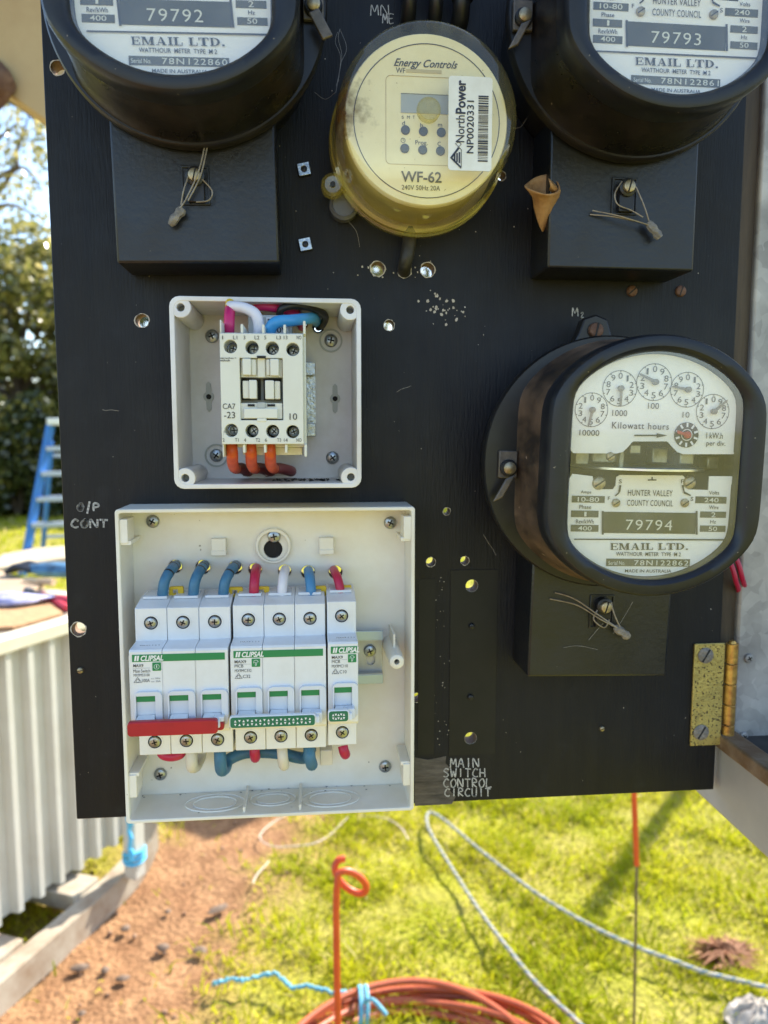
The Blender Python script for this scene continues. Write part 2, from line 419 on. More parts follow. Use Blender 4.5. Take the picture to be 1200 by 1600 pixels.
def rect(x0, x1, z0, z1): return [(x0, z0), (x1, z0), (x1, z1), (x0, z1)]

TXT = {}
def text_geo(s, bold=0.0, shear=0.0, spacing=1.0):
    k = (s, bold, shear, spacing)
    if k not in TXT:
        cu = bpy.data.curves.new('t', 'FONT'); cu.body = s; cu.size = 1; cu.offset = bold; cu.shear = shear
        cu.resolution_u = 3; cu.space_character = spacing; cu.fill_mode = 'FRONT'
        ob = bpy.data.objects.new('t', cu)
        me = ob.to_mesh()
        V = [(v.co.x, v.co.y) for v in me.vertices]; F = [tuple(p.vertices) for p in me.polygons]
        ob.to_mesh_clear(); bpy.data.objects.remove(ob); bpy.data.curves.remove(cu)
        TXT[k] = (V, F)
    return TXT[k]
def put_text(mb, s, x0, x1, z0, z1, d, bold=0.0, shear=0.0, rot=0, spacing=1.0):
    V, F = text_geo(s, bold, shear, spacing)
    if not V: return
    ax = min(v[0] for v in V); bx = max(v[0] for v in V); az = min(v[1] for v in V); bz = max(v[1] for v in V)
    W = []
    for x, y in V:
        u = (x - ax) / (bx - ax + 1e-9); w = (y - az) / (bz - az + 1e-9)
        if rot == 90: W.append((x0 + (1 - w) * (x1 - x0), -d, z0 + u * (z1 - z0)))
        else: W.append((x0 + u * (x1 - x0), -d, z0 + w * (z1 - z0)))
    mb.add(W, F)

def slot_screw(pos, r, m, parent, d0, h=0.0016, kind='cross', ang=20, name='screw'):
    """a domed screw head on plane d0 at (x, z)"""
    x, z = pos
    mb = MB().lathe(x, z, [(r * 0.98, d0), (r, d0 + h * 0.35), (r * 0.86, d0 + h * 0.8), (r * 0.55, d0 + h)], 18)
    ob = mb.build(name, m, parent)
    sl = MB()
    a = R(ang)
    for k in ((0, 1) if kind == 'cross' else (0,)):
        t = a + k * math.pi / 2; c, s_ = math.cos(t), math.sin(t)
        L, w = r * (0.5 if kind == 'cross' else 0.86), r * 0.11
        sl.wbox((x, -(d0 + h * 0.72), z), (c * L, 0, s_ * L), (0, -h * 0.34, 0), (-s_ * w, 0, c * w))  # raised dark bars: the shade inside a cut slot put into colour
    sl.build('slot_shade_bar', M_hole, ob, origin=root_loc(parent), smooth=False)
    return ob

# handwriting strokes on a unit grid
STROKES = {
    'M': [[(0, 0), (.12, 1), (.5, .35), (.85, 1), (1, 0)]], 'A': [[(0, 0), (.5, 1), (1, 0)], [(.2, .38), (.82, .36)]],
    'I': [[(.5, 0), (.5, 1)]], 'N': [[(0, 0), (.05, 1), (.9, .05), (.95, 1)]],
    'S': [[(.9, .9), (.4, 1), (.1, .75), (.5, .5), (.9, .25), (.5, 0), (.05, .1)]],
    'W': [[(0, 1), (.25, 0), (.5, .7), (.78, 0), (1, 1)]], 'T': [[(.5, 0), (.5, 1)], [(0, 1), (1, .97)]],
    'C': [[(.95, .85), (.5, 1), (.08, .6), (.1, .25), (.5, 0), (.95, .1)]], 'H': [[(.05, 0), (.05, 1)], [(.95, 0), (.9, 1)], [(.05, .5), (.9, .5)]],
    'O': [[(.5, 1), (.05, .6), (.2, .08), (.7, .02), (.98, .5), (.75, .95), (.5, 1)]], 'R': [[(.08, 0), (.08, 1), (.7, .95), (.8, .65), (.1, .48), (.9, 0)]],
    'L': [[(.1, 1), (.1, 0), (.9, .03)]], 'U': [[(.05, 1), (.1, .15), (.5, 0), (.88, .15), (.9, 1)]],
    'P': [[(.1, 0), (.1, 1), (.75, .95), (.85, .62), (.12, .45)]], '/': [[(.3, -.35), (.7, 1.3)]], 'E': [[(.9, 1), (.1, 1), (.1, 0), (.9, 0)], [(.1, .5), (.7, .5)]],
    '2': [[(.1, .8), (.5, 1), (.85, .75), (.1, 0), (.95, 0)]], 'Z': [[(0, 1), (.9, 1), (.1, 0), (.95, .05)]],
}
def scrawl(mb, s, px0, px1, py0, py1, d, w):
    n = len(s); step = (px1 - px0) / n
    for i, ch in enumerate(s):
        if ch == ' ': continue
        for st in STROKES[ch]:
            pts = []
            for x, y in st:
                X = px0 + (i + .08 + .76 * x) * step + random.uniform(-.3, .3); Y = py1 + (py0 - py1) * y + random.uniform(-.4, .4)
                pts.append(Q(X, Y, d))
            pts = catmull(pts, 4)
            for a, b in zip(pts, pts[1:]):
                t = (b - a)
                if t.length < 1e-6: continue
                t.normalize(); nn = Vector((-t.z, 0, t.x)) * w * random.uniform(.8, 1.15)
                e = t * w * .4
                mb.add([a - nn - e, b - nn + e, b + nn + e, a + nn - e], [(0, 1, 2, 3)])

# ------------------------------------------------------------------ the setting: ground, grass
_bx = [(-.2, 1.1), (G(300, 1590).x, G(300, 1590).y), (G(345, 1500).x, G(345, 1500).y), (G(400, 1400).x, G(400, 1400).y), (G(455, 1330).x, G(455, 1330).y),
       (G(490, 1272).x, G(490, 1272).y), (.10, 2.7), (-.4, 3.3), (-1.6, 3.6)]
_by = np.array([p[1] for p in _bx]); _bxx = np.array([p[0] for p in _bx])
RA, RB = G(0, 1590), G(235, 1375)                       # outer edge of the skid runner
def wob(x, y, s=3.0):
    return (np.sin(x * 5.1 * s + 1.3 * np.sin(y * 4.7 * s)) + np.sin(y * 6.3 * s + 1.7 * np.sin(x * 3.1 * s)) + .6 * np.sin((x + y) * 13 * s)) / 2.6
def dirtness(x, y):
    xb = np.interp(y, _by, _bxx)
    right = (xb + .07 - x) + .13 * wob(x, y) + .05 * wob(x + 3, y + 1, 9)
    ux, uy = (RB.x - RA.x), (RB.y - RA.y)
    side = ((x - RA.x) * uy - (y - RA.y) * ux) / math.hypot(ux, uy) + .16 + .08 * wob(x, y, 4)
    fry = np.clip((3.5 - y) / .4, -1, 1)
    v = np.minimum(np.minimum(right / .16, side / .12), fry)
    return np.clip(v * .5 + .5, 0, 1)

def axis(lo, hi, step, far):
    a = np.arange(lo, hi + 1e-6, step); g = [hi]
    s = step
    while g[-1] < far: s *= 1.35; g.append(g[-1] + s)
    h = [lo]; s = step
    while h[-1] > -far: s *= 1.35; h.append(h[-1] - s)
    return np.concatenate([np.array(h[:0:-1]), a, np.array(g[1:])])
gx = axis(-1.6, 2.6, .028, 420); gy = axis(.9, 4.2, .028, 420)
GX, GY = np.meshgrid(gx, gy)
dn = dirtness(GX, GY)
near = np.exp(-np.maximum(0, np.hypot(GX - .5, GY - 2.2) - 2.2) * 1.5)
GZ = near * (.012 * wob(GX, GY, 1.2) + .006 * wob(GX + 5, GY - 2, 6) * (1 - .4 * dn) + .004 * wob(GX * 1.7, GY * 1.3, 15))
GZ = np.where(np.hypot(GX, GY) > 20, -.004 * (np.hypot(GX, GY) - 20) ** 1.0 * 0, GZ)
gm = bpy.data.meshes.new('ground')
nx, ny = len(gx), len(gy)
idx = np.arange(nx * ny).reshape(ny, nx)
quads = np.stack([idx[:-1, :-1], idx[:-1, 1:], idx[1:, 1:], idx[1:, :-1]], -1).reshape(-1, 4)
gm.from_pydata(np.stack([GX, GY, GZ], -1).reshape(-1, 3).tolist(), [], quads.tolist())
at = gm.attributes.new('dirt', 'FLOAT', 'POINT'); at.data.foreach_set('value', dn.reshape(-1).astype(np.float32))
gm.polygons.foreach_set('use_smooth', [True] * len(gm.polygons))
def ground_mat():
    m = bpy.data.materials.new('dirt_and_turf'); m.use_nodes = True
    nt = m.node_tree; N = nt.nodes; L = nt.links; b = N['Principled BSDF']
    tc = N.new('ShaderNodeTexCoord'); a = N.new('ShaderNodeAttribute'); a.attribute_name = 'dirt'
    def noise(sc, det=6):
        n = N.new('ShaderNodeTexNoise'); n.inputs['Scale'].default_value = sc; n.inputs['Detail'].default_value = det
        L.new(tc.outputs['Object'], n.inputs['Vector']); return n
    def ramp(src, p0, c0, p1, c1):
        r = N.new('ShaderNodeValToRGB'); r.color_ramp.elements[0].position = p0; r.color_ramp.elements[0].color = (*c0, 1)
        r.color_ramp.elements[1].position = p1; r.color_ramp.elements[1].color = (*c1, 1); L.new(src, r.inputs['Fac']); return r.outputs['Color']
    nd = noise(9, 9); nf = noise(60, 6)
    d1 = ramp(nd.outputs['Fac'], .35, (.25, .130, .064), .68, (.38, .215, .108))
    d2 = ramp(nf.outputs['Fac'], .42, (.55, .52, .5), .62, (1.1, 1.1, 1.1))
    mu = N.new('ShaderNodeMix'); mu.data_type = 'RGBA'; mu.blend_type = 'MULTIPLY'; mu.inputs['Factor'].default_value = .55
    L.new(d1, mu.inputs['A']); L.new(d2, mu.inputs['B'])
    g1 = ramp(noise(4, 8).outputs['Fac'], .35, (.27, .27, .025), .7, (.36, .30, .08))
    mx = N.new('ShaderNodeMix'); mx.data_type = 'RGBA'
    L.new(a.outputs['Fac'], mx.inputs['Factor']); L.new(g1, mx.inputs['A']); L.new(mu.outputs['Result'], mx.inputs['B'])
    L.new(mx.outputs['Result'], b.inputs['Base Color']); b.inputs['Roughness'].default_value = .95; b.inputs['Specular IOR Level'].default_value = .15
    bp = N.new('ShaderNodeBump'); bp.inputs['Strength'].default_value = .7; bp.inputs['Distance'].default_value = .02
    L.new(nf.outputs['Fac'], bp.inputs['Height']); L.new(bp.outputs['Normal'], b.inputs['Normal'])
    return m
gm.materials.append(ground_mat())
ground = bpy.data.objects.new('ground', gm); COL.objects.link(ground)
ground['kind'] = 'structure'; ground['label'] = 'reddish dirt yard and lawn ground'; ground['category'] = 'ground'

def tinted_mat(name, stops, rough=.5, trans=.45, spec=.35):
    m = bpy.data.materials.new(name); m.use_nodes = True
    nt = m.node_tree; N = nt.nodes; L = nt.links; b = N['Principled BSDF']
    a = N.new('ShaderNodeAttribute'); a.attribute_name = 'tint'
    r = N.new('ShaderNodeValToRGB'); cr = r.color_ramp
    while len(cr.elements) < len(stops): cr.elements.new(.5)
    for e, (p, c) in zip(cr.elements, stops): e.position = p; e.color = (*c, 1)
    L.new(a.outputs['Fac'], r.inputs['Fac']); L.new(r.outputs['Color'], b.inputs['Base Color'])
    b.inputs['Roughness'].default_value = rough; b.inputs['Specular IOR Level'].default_value = spec
    t = N.new('ShaderNodeBsdfTranslucent'); L.new(r.outputs['Color'], t.inputs['Color'])
    ms = N.new('ShaderNodeMixShader'); ms.inputs['Fac'].default_value = trans
    L.new(b.outputs[0], ms.inputs[1]); L.new(t.outputs[0], ms.inputs[2]); L.new(ms.outputs[0], N['Material Output'].inputs['Surface'])
    return m
def mesh_np(name, V, F, tint, m):
    """V (n,3), F (k,4) arrays, tint per vertex"""
    me = bpy.data.meshes.new(name)
    me.vertices.add(len(V)); me.vertices.foreach_set('co', V.astype(np.float32).reshape(-1))
    k = F.shape[1]
    me.loops.add(F.size); me.loops.foreach_set('vertex_index', F.astype(np.int32).reshape(-1))
    me.polygons.add(len(F)); me.polygons.foreach_set('loop_start', np.arange(0, F.size, k, dtype=np.int32))
    me.update(calc_edges=True)
    a = me.attributes.new('tint', 'FLOAT', 'POINT'); a.data.foreach_set('value', tint.astype(np.float32))
    me.polygons.foreach_set('use_smooth', [True] * len(me.polygons))
    me.materials.append(m)
    o = bpy.data.objects.new(name, me); COL.objects.link(o); return o

M_grass = tinted_mat('grass_blade', [(0, (.28, .33, .012)), (.35, (.42, .45, .014)), (.65, (.56, .54, .02)), (.85, (.56, .50, .07)), (1, (.58, .49, .24))], .5, .5, .15)
def blades(x, y, z, hgt, wid, lean, tint):
    n = len(x); az = rng.uniform(0, 2 * np.pi, n); ln = lean * rng.uniform(.2, 1.0, n) * hgt; fa = rng.uniform(0, 2 * np.pi, n)
    dx, dy = np.cos(az) * ln, np.sin(az) * ln; wx, wy = np.cos(fa) * wid / 2, np.sin(fa) * wid / 2
    V = np.zeros((n, 6, 3))
    for k, (f, w) in enumerate(((0, 1.0), (.55, .85), (1.0, .12))):
        bend = f ** 1.7
        zz = z + hgt * (f - .28 * lean * bend)
        V[:, 2 * k] = np.stack([x + dx * bend - wx * w, y + dy * bend - wy * w, zz], -1)
        V[:, 2 * k + 1] = np.stack([x + dx * bend + wx * w, y + dy * bend + wy * w, zz], -1)
    b = (np.arange(n) * 6)[:, None]
    F = np.concatenate([b + np.array([[0, 1, 3, 2]]), b + np.array([[2, 3, 5, 4]])], 0)
    return V.reshape(-1, 3), F, np.repeat(tint, 6)
def scatter(n, x0, x1, y0, y1, h0, h1, w, lean, z=-.01, dens=None):
    x = rng.uniform(x0, x1, n); y = rng.uniform(y0, y1, n)
    p = 1 - dirtness(x, y) * 1.0
    p = np.clip(p, .012, 1) * np.clip(.55 + .6 * wob(x, y, 2.3), .12, 1)
    k = rng.uniform(0, 1, n) < p
    x, y = x[k], y[k]; m = len(x)
    cl = wob(x * .8, y * .8, 3.4)
    h = rng.uniform(h0, h1, m) * (1 + .6 * cl)
    t = np.clip(.46 + .26 * wob(x + 9, y, 1.1) - .16 * cl + rng.normal(0, .17, m), 0, 1)
    dry = rng.uniform(0, 1, m) < .10 + .22 * np.clip(wob(x - 4, y + 7, 1.3) - .25, 0, 1); t[dry] = rng.uniform(.8, 1, dry.sum())
    return blades(x, y, z, h, w * rng.uniform(.7, 1.3, m), lean, t)
parts = [scatter(185000, -1.3, 2.7, .95, 3.9, .028, .075, .0055, 1.1),
         scatter(60000, -7.5, 9, 3.9, 17, .04, .11, .022, .9),
         scatter(16000, -7, -1.3, .3, 3.9, .03, .09, .014, 1.0), scatter(9000, 2.7, 7, .3, 3.9, .03, .09, .014, 1.0)]
Vs, Fs, Ts = [], [], []; off = 0
for v, f, t in parts:
    Vs.append(v); Fs.append(f + off); Ts.append(t); off += len(v)
grass = mesh_np('grass', np.concatenate(Vs), np.concatenate(Fs), np.concatenate(Ts), M_grass)
grass['kind'] = 'stuff'; grass['label'] = 'short sunlit yellow green lawn grass'; grass['category'] = 'grass'

# ------------------------------------------------------------------ trees behind the yard
M_bark = mat('bark', (.09, .065, .045), .9, col2=(.16, .12, .085), vscale=9, bump=.6, bscale=30)
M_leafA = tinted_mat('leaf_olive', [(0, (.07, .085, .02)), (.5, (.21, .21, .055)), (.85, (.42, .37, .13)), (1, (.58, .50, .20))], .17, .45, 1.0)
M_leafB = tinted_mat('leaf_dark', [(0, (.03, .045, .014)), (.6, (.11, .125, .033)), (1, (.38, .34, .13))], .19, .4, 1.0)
def leaves(c, rad, n, size, droop=.3):
    """n leaf faces spread through ellipsoids c (k,3) / rad (k,3)"""
    k = rng.integers(0, len(c), n)
    d = rng.normal(0, 1, (n, 3)); d /= np.linalg.norm(d, axis=1)[:, None]
    rr = rng.uniform(.25, 1, n) ** .5
    p = c[k] + d * rad[k] * rr[:, None]
    a = rng.normal(0, 1, (n, 3)); a[:, 2] -= droop; a /= np.linalg.norm(a, axis=1)[:, None]
    b = np.cross(a, rng.normal(0, 1, (n, 3))); b /= np.linalg.norm(b, axis=1)[:, None]
    L = size * rng.uniform(.6, 1.3, n)[:, None]; W = L * .30
    V = np.stack([p - a * L * .5, p + b * W, p + a * L * .5, p - b * W], 1)
    F = (np.arange(n) * 4)[:, None] + np.arange(4)[None]
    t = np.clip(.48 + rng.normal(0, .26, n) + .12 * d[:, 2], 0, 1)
    return V.reshape(-1, 3), F, np.repeat(t, 4)
def tree(name, label, x, y, h, spread, clumps, nleaf, lm, size, low=.12, group='trees along the back of the yard'):
    t = thing(name, label, 'tree', (x, y, 0), group)
    mb = MB()
    lean = Vector((random.uniform(-.3, .3), random.uniform(-.3, .3), 0))
    trunk = [Vector((x, y, -.05)), Vector((x, y, h * .25)) + lean * .3, Vector((x, y, h * .55)) + lean, Vector((x, y, h * .88)) + lean * 1.4]
    tp = catmull(trunk, 5); nn = len(tp)
    mb.tube(tp, [.055 * h * .5 * (1 - .85 * i / (nn - 1)) for i in range(nn)], 9)
    C, RD = [], []
    for k in range(clumps):
        f = low + (1 - low) * (k + .5) / clumps + random.uniform(-.06, .06)
        a = k * 2.4 + random.uniform(-.5, .5)
        rr = spread * (.25 + .75 * math.sin(math.pi * min(.95, .18 + .8 * f))) * random.uniform(.55, 1.05)
        c = Vector((x + math.cos(a) * rr, y + math.sin(a) * rr, h * f))
        base = tp[min(nn - 1, int(f * .8 * nn))]
        mid = base.lerp(c, .5) + Vector((0, 0, .12 * h * .2))
        lp = catmull([base, mid, c], 4)
        mb.tube(lp, [.045 * (1 - .8 * i / (len(lp) - 1)) * h * .16 + .004 for i in range(len(lp))], 6)
        C.append(c); s = spread * random.uniform(.22, .40); RD.append((s, s, s * .8))
    mb.build('trunk', M_bark, t)
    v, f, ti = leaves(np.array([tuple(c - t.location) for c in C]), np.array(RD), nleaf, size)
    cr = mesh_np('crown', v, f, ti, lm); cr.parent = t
    return t
tree('broadleaf_tree', 'olive leafed tree rising behind the blue ladder at the left edge', -5.2, 14.2, 4.9, 1.9, 34, 12500, M_leafA, .17, .06)
tree('broadleaf_tree', 'dark dense low tree behind the yard beside the olive tree', -8.0, 15.2, 5.4, 2.3, 28, 14000, M_leafB, .18, .06)
tree('broadleaf_tree', 'dark bushy tree behind the yard, hidden mostly by the board', -3.0, 15.5, 4.6, 2.0, 26, 13000, M_leafB, .18, .06)
tree('broadleaf_tree', 'wide olive tree far behind the board centre', .6, 17.5, 6.2, 2.6, 26, 9000, M_leafA, .2)
tree('broadleaf_tree', 'tall dark tree far behind the right half of board', 5.0, 18.0, 6.6, 2.6, 26, 9000, M_leafB, .2)
tree('broadleaf_tree', 'olive tree far behind the galvanised box', 10.0, 17.0, 6.0, 2.6, 24, 8000, M_leafA, .2)
tree('broadleaf_tree', 'olive tree well to the left of the corrugated bin', -12.5, 16.0, 6.0, 2.5, 24, 7000, M_leafA, .2)
tree('broadleaf_tree', 'dark tree standing furthest left in the back row', -18.0, 17.0, 6.5, 2.7, 24, 7000, M_leafB, .2)
# understorey bush that fills the foot of the trees
for lab, x, y, s, n in (('tall dark shrub standing behind the ladder shrub', -5.6, 14.9, 1.5, 9000), ('wide dark shrub in the second row behind ladder', -4.3, 15.0, 1.5, 9000), ('dark shrub at the foot of the olive tree behind ladder', -4.9, 12.9, .95, 11000), ('low dark shrub further left along the tree line', -6.9, 13.3, 1.0, 5000),
                        ('low dark shrub along the tree line behind board', -2.7, 13.5, 1.0, 5000)):
    t = thing('shrub', lab, 'shrub', (x, y, 0), 'shrubs at the foot of the trees')
    mb = MB()
    for k in range(7):
        a = k * .9; e = Vector((x + math.cos(a) * s * .6, y + math.sin(a) * s * .5, s * random.uniform(.8, 1.5)))
        mb.tube(catmull([Vector((x, y, -.03)), Vector((x, y, .3)).lerp(e, .4), e], 4), [.03, .027, .024, .021, .018, .015, .012, .009, .006], 6)
    mb.build('stem', M_bark, t)
    c = np.array([(math.cos(k * 2.4) * s * .55, math.sin(k * 2.4) * s * .5, .35 + (k % 6) * .27) for k in range(15)]); rd = np.full((15, 3), .42 * s)
    v, f, ti = leaves(c, rd, n, .13)
    cr = mesh_np('foliage', v, f, ti * .7, M_leafB); cr.parent = t
# sparse tree whose twigs hang across the sky at top left
t = thing('gum_tree', 'sparse tree with thin dark branches against the sky at top left', 'tree', (-5.9, 9.6, 0))
mb = MB(); tr = catmull([(-5.9, 9.6, -.05), (-5.8, 9.6, 1.8), (-5.5, 9.6, 3.4), (-5.2, 9.7, 5.2)], 6)
mb.tube(tr, [.13 * (1 - .7 * i / (len(tr) - 1)) for i in range(len(tr))], 9)
C = []
for i, (a, b, c) in enumerate([((0, 275), (25, 240), (46, 178)), ((-40, 330), (30, 262), (66, 300)), ((-60, 260), (0, 215), (30, 190)), ((-30, 160), (40, 175), (70, 215)), ((-60, 350), (10, 320), (60, 340))]):
    P3 = [YP(*a, 9.4), YP(*b, 9.4), YP(*c, 9.4)]
    P3 = [Vector((-5.6, 9.6, max(1.2, P3[0].z - .5)))] + P3
    bp_ = catmull(P3, 6); mb.tube(bp_, [.045 * (1 - .8 * k / (len(bp_) - 1)) for k in range(len(bp_))], 6)
    C += bp_[6::2]
mb.build('trunk', M_bark, t)
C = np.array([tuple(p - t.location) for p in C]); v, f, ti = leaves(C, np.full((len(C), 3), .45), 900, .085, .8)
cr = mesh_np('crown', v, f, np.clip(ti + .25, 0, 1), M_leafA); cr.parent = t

# ------------------------------------------------------------------ the hinged black board
XL, XR, ZB, ZT = -.1527, .2794, 1.1993, 1.86
BT = .012                                           # board thickness
def XZ(px, py, d=0.0):
    p = Q(px, py, d); return (p.x, p.z)
PXM = D / FPX * 1.0                                 # metres per photo pixel on the board (about)
wire_holes = [(275, 884, 10.5), (318, 885, 11.5), (368, 886, 11), (399, 889, 10.5), (445, 891, 10.5), (481, 893, 11), (524, 893, 11)]
through = [(222, 501, 10), (90, 106, 10), (590, 420, 11), (632, 424, 10), (668, 422, 11), (608, 508, 8), (698, 799, 6), (673, 878, 7.5), (726, 876, 7),
           (737, 915, 10), (735, 1153, 10), (123, 983, 11), (651, 1090, 8), (783, 275, 7), (472, 506, 7), (497, 512, 6), (384, 738, 6), (418, 739, 6), (455, 737, 6)]
hs = [circ(*XZ(x, y), r * PXM, 18) for x, y, r in through + wire_holes]
board = thing('meter_board', 'black painted plywood meter board hinged out beside galvanised box', 'board', (XL, 0, ZB))
MB().plate(rect(XL, XR, ZB, ZT), hs, -BT, 0.0).build('panel', M_board, board, bevel=.0006, seg=1)
# raw edges of the drilled holes
for (x, y, r) in through[:14]:
    cx, cz = XZ(x, y); rr = r * PXM; n = 18; ring = []
    for k in range(n):
        a = 2 * math.pi * k / n; j = 1 + random.uniform(.02, .20)
        ring.append((cx + rr * j * math.cos(a), cz + rr * j * math.sin(a)))
    inn = circ(cx, cz, rr * .985, n)
    V = [(p[0], -.00025, p[1]) for p in inn + ring]
    MB().add(V, [(k, (k + 1) % n, n + (k + 1) % n, n + k) for k in range(n)]).build('hole_edge', M_chip, board)
M_raw = mat('raw_cut_wood', (.26, .17, .11), .8, col2=(.14, .085, .05), vscale=120)
for (x, y, r) in through + wire_holes:
    cx, cz = XZ(x, y); MB().lathe(cx, cz, [(r * PXM * .985, -BT + .0003), (r * PXM * .985, -.0003)], 18, False, False).build('hole_lining', M_raw, board)
# chalk writing
mb = MB()
scrawl(mb, 'MAIN', 703, 750, 1185, 1199, .0004, .00040); scrawl(mb, 'SWITCH', 692, 760, 1201, 1214, .0004, .00040)
scrawl(mb, 'CONTROL', 692, 770, 1217, 1230, .0004, .00040); scrawl(mb, 'CIRCUIT', 694, 768, 1232, 1244, .0004, .00040)
mb.build('chalk_writing', M_chalk, board, smooth=False)
mb = MB(); scrawl(mb, 'O/P', 120, 157, 787, 798, .0004, .0006); scrawl(mb, 'CONT', 110, 170, 812, 824, .0004, .0006)
mb.build('chalk_writing', M_chalk, board, smooth=False)
mb = MB(); scrawl(mb, 'MN', 578, 610, 8, 24, .0004, .0003); scrawl(mb, 'ME', 597, 617, 22, 36, .0004, .0003)
mb.build('chalk_writing', M_chalk, board, smooth=False)
mb = MB(); scrawl(mb, 'M', 893, 905, 481, 494, .0004, .0003); scrawl(mb, '2', 907, 913, 488, 496, .0004, .0003)
mb.build('chalk_writing', M_chalk, board, smooth=False)
# patch where the paint is gone, footprints of old fuse bases
pts = [(648, 1183), (668, 1187), (684, 1184), (697, 1181), (696, 1192), (703, 1200), (697, 1212), (705, 1222), (703, 1236), (712, 1244), (706, 1256), (648, 1259)]
MB().prism([XZ(*p) for p in pts], .0001, .0003).build('bare_patch', M_patch, board)
def frame_at(p0, p1, w, d0, d1, m, name):
    a = XZ(*p0); b = XZ(*p1)
    MB().prism(rect(a[0], b[0], b[1], a[1]), d0, d1).build(name, m, board, bevel=.0002, seg=1)
a = XZ(704, 891); b = XZ(773, 1177)
hh = [circ(*XZ(737, 915), 10.4 * PXM, 18), circ(*XZ(735, 1153), 10.4 * PXM, 18)]
MB().plate(rect(a[0], b[0], b[1], a[1]), hh, .0001, .0006).build('fuse_footprint', M_foot, board)
a = XZ(654, 905); b = XZ(678, 1178)
MB().prism(rect(a[0], b[0], b[1], a[1]), .0001, .0004).build('fuse_footprint', M_foot, board)
# paint chips, drips and nicks
mb = MB()
for k in range(230):
    if k < 46: px, py = random.gauss(694, 16), random.gauss(483, 13); s = random.uniform(.4, 2.6)
    elif k < 80: px, py = random.gauss(686, 9), random.uniform(900, 1175); s = random.uniform(.3, .9)
    elif k < 96: px, py = random.gauss(630, 34), random.gauss(423, 6); s = random.uniform(.4, 1.6)
    else: px, py = random.uniform(130, 1140), random.uniform(60, 1230); s = random.uniform(.25, .95)
    c = XZ(px, py); n = 5; a0 = random.uniform(0, 6)
    mb.flat([(c[0] + s * PXM * (1 + .6 * random.random()) * math.cos(a0 + 6.283 * i / n) * .8, c[1] + s * PXM * (.7 + random.random()) * math.sin(a0 + 6.283 * i / n)) for i in range(n)], .0003 + .00001 * k / 230)
mb.build('paint_chips', M_chip, board, smooth=False)['kind'] = 'stuff'
mb = MB()
for px, py, L, sl in ((560, 335, 26, .3), (880, 965, 0, 0), (755, 835, 20, 1.6), (160, 640, 26, .1), (620, 612, 22, -.4)):
    if L:
        P3 = [Q(px + L * t, py + L * t * sl + random.uniform(-1, 1), .0004) for t in (0, .25, .5, .75, 1)]
        mb.tube(catmull(P3, 4), .0001, 4)
mb.build('scratches', M_chip, board)['kind'] = 'stuff'

def standalone_screw(name, label, px, py, r_px, m, d0=0.0, kind='slot', ang=30, h=.0018, group=None, cat='screw'):
    x, z = XZ(px, py, d0)
    t = thing(name, label, cat, (x, -d0, z), group)
    slot_screw((x, z), r_px * PXM, m, t, d0, h, kind, ang, 'screw_head')
    return t
standalone_screw('wood_screw', 'rusty brown screw right under the upper right terminal cover', 987, 455, 9, M_rust, ang=40)
standalone_screw('wood_screw', 'rusty brown screw right of the cover, near board edge', 1063, 455, 9, M_rust, ang=70)
standalone_screw('wood_screw', 'tiny screw in the left edge of board below the bright hole', 126, 1047, 5, M_brs, ang=10)
standalone_screw('wood_screw', 'small dark screw in upper part of old fuse footprint', 737, 978, 5, M_rim, .0007, ang=0)
standalone_screw('wood_screw', 'small dark screw in lower part of old fuse footprint', 735, 1089, 5, M_rim, .0007, ang=90)
standalone_screw('wood_screw', 'pale screw head left of the lower hinge on board', 940, 1138, 4.5, M_brs, ang=25)

for lab, px, py in (('square zinc nut beside upper left terminal cover, the higher one', 475, 266), ('square zinc nut beside upper left terminal cover, the lower one', 477, 383)):
    cx, cz = XZ(px, py); t = thing('square_nut', lab, 'nut', (cx, 0, cz), 'square nuts on the board')
    s, a = 9.6 * PXM, R(12)
    pol = [(cx + s * 1.35 * math.cos(a + R(45 + 90 * i)), cz + s * 1.35 * math.sin(a + R(45 + 90 * i))) for i in range(4)]
    MB().plate(pol, [circ(cx, cz, s * .45, 14)], .0002, .0026).build('nut', M_steel, t, bevel=.0003)
    MB().lathe(cx, cz, [(s * .44, .0003), (s * .44, .0021), (s * .2, .0024)], 12).build('bolt_end', M_rim, t)

# curled dead leaf caught on the board
t = thing('dead_leaf', 'curled brown dead leaf stuck by the upper right terminal cover', 'leaf', tuple(Q(848, 315)))
rr = []
for f in range(9):
    t_ = f / 8
    cx_, cy_ = 847 + 4 * t_ + 3 * math.sin(t_ * 5), 289 + 73 * t_ ** 1.15; rx_ = 26 * (1 - t_) ** .8 + 1.2; ry_ = 15 * (1 - t_) ** 1.5; dd = .040 - .010 * t_; dr_ = .0105 * (1 - t_) ** .9
    rr.append([Q(cx_ + rx_ * math.cos(a) * (1 + .10 * math.sin(3 * a + f)), cy_ + ry_ * math.sin(a) + 3 * math.sin(2 * a + f * .8) * (1 - t_), dd + dr_ * math.sin(a)) for a in [-.5 + 5.7 * k / 19 for k in range(20)]])
o = MB().rings(rr, False, False, False).build('blade', M_leafdry, t); o.modifiers.new('thick', 'SOLIDIFY').thickness = .0007
rr = [[Q(858 + 4 * v + 3 * math.sin(u * 3), 278 + 20 * u + 4 * v, .045 - .002 * v + .003 * math.sin(u * 4)) for v in (0, 1, 2, 3)] for u in (0, .35, .7, 1.0)]
o = MB().rings(rr, False, False, False).build('folded_flap', M_leafdry, t); o.modifiers.new('thick', 'SOLIDIFY').thickness = .0007

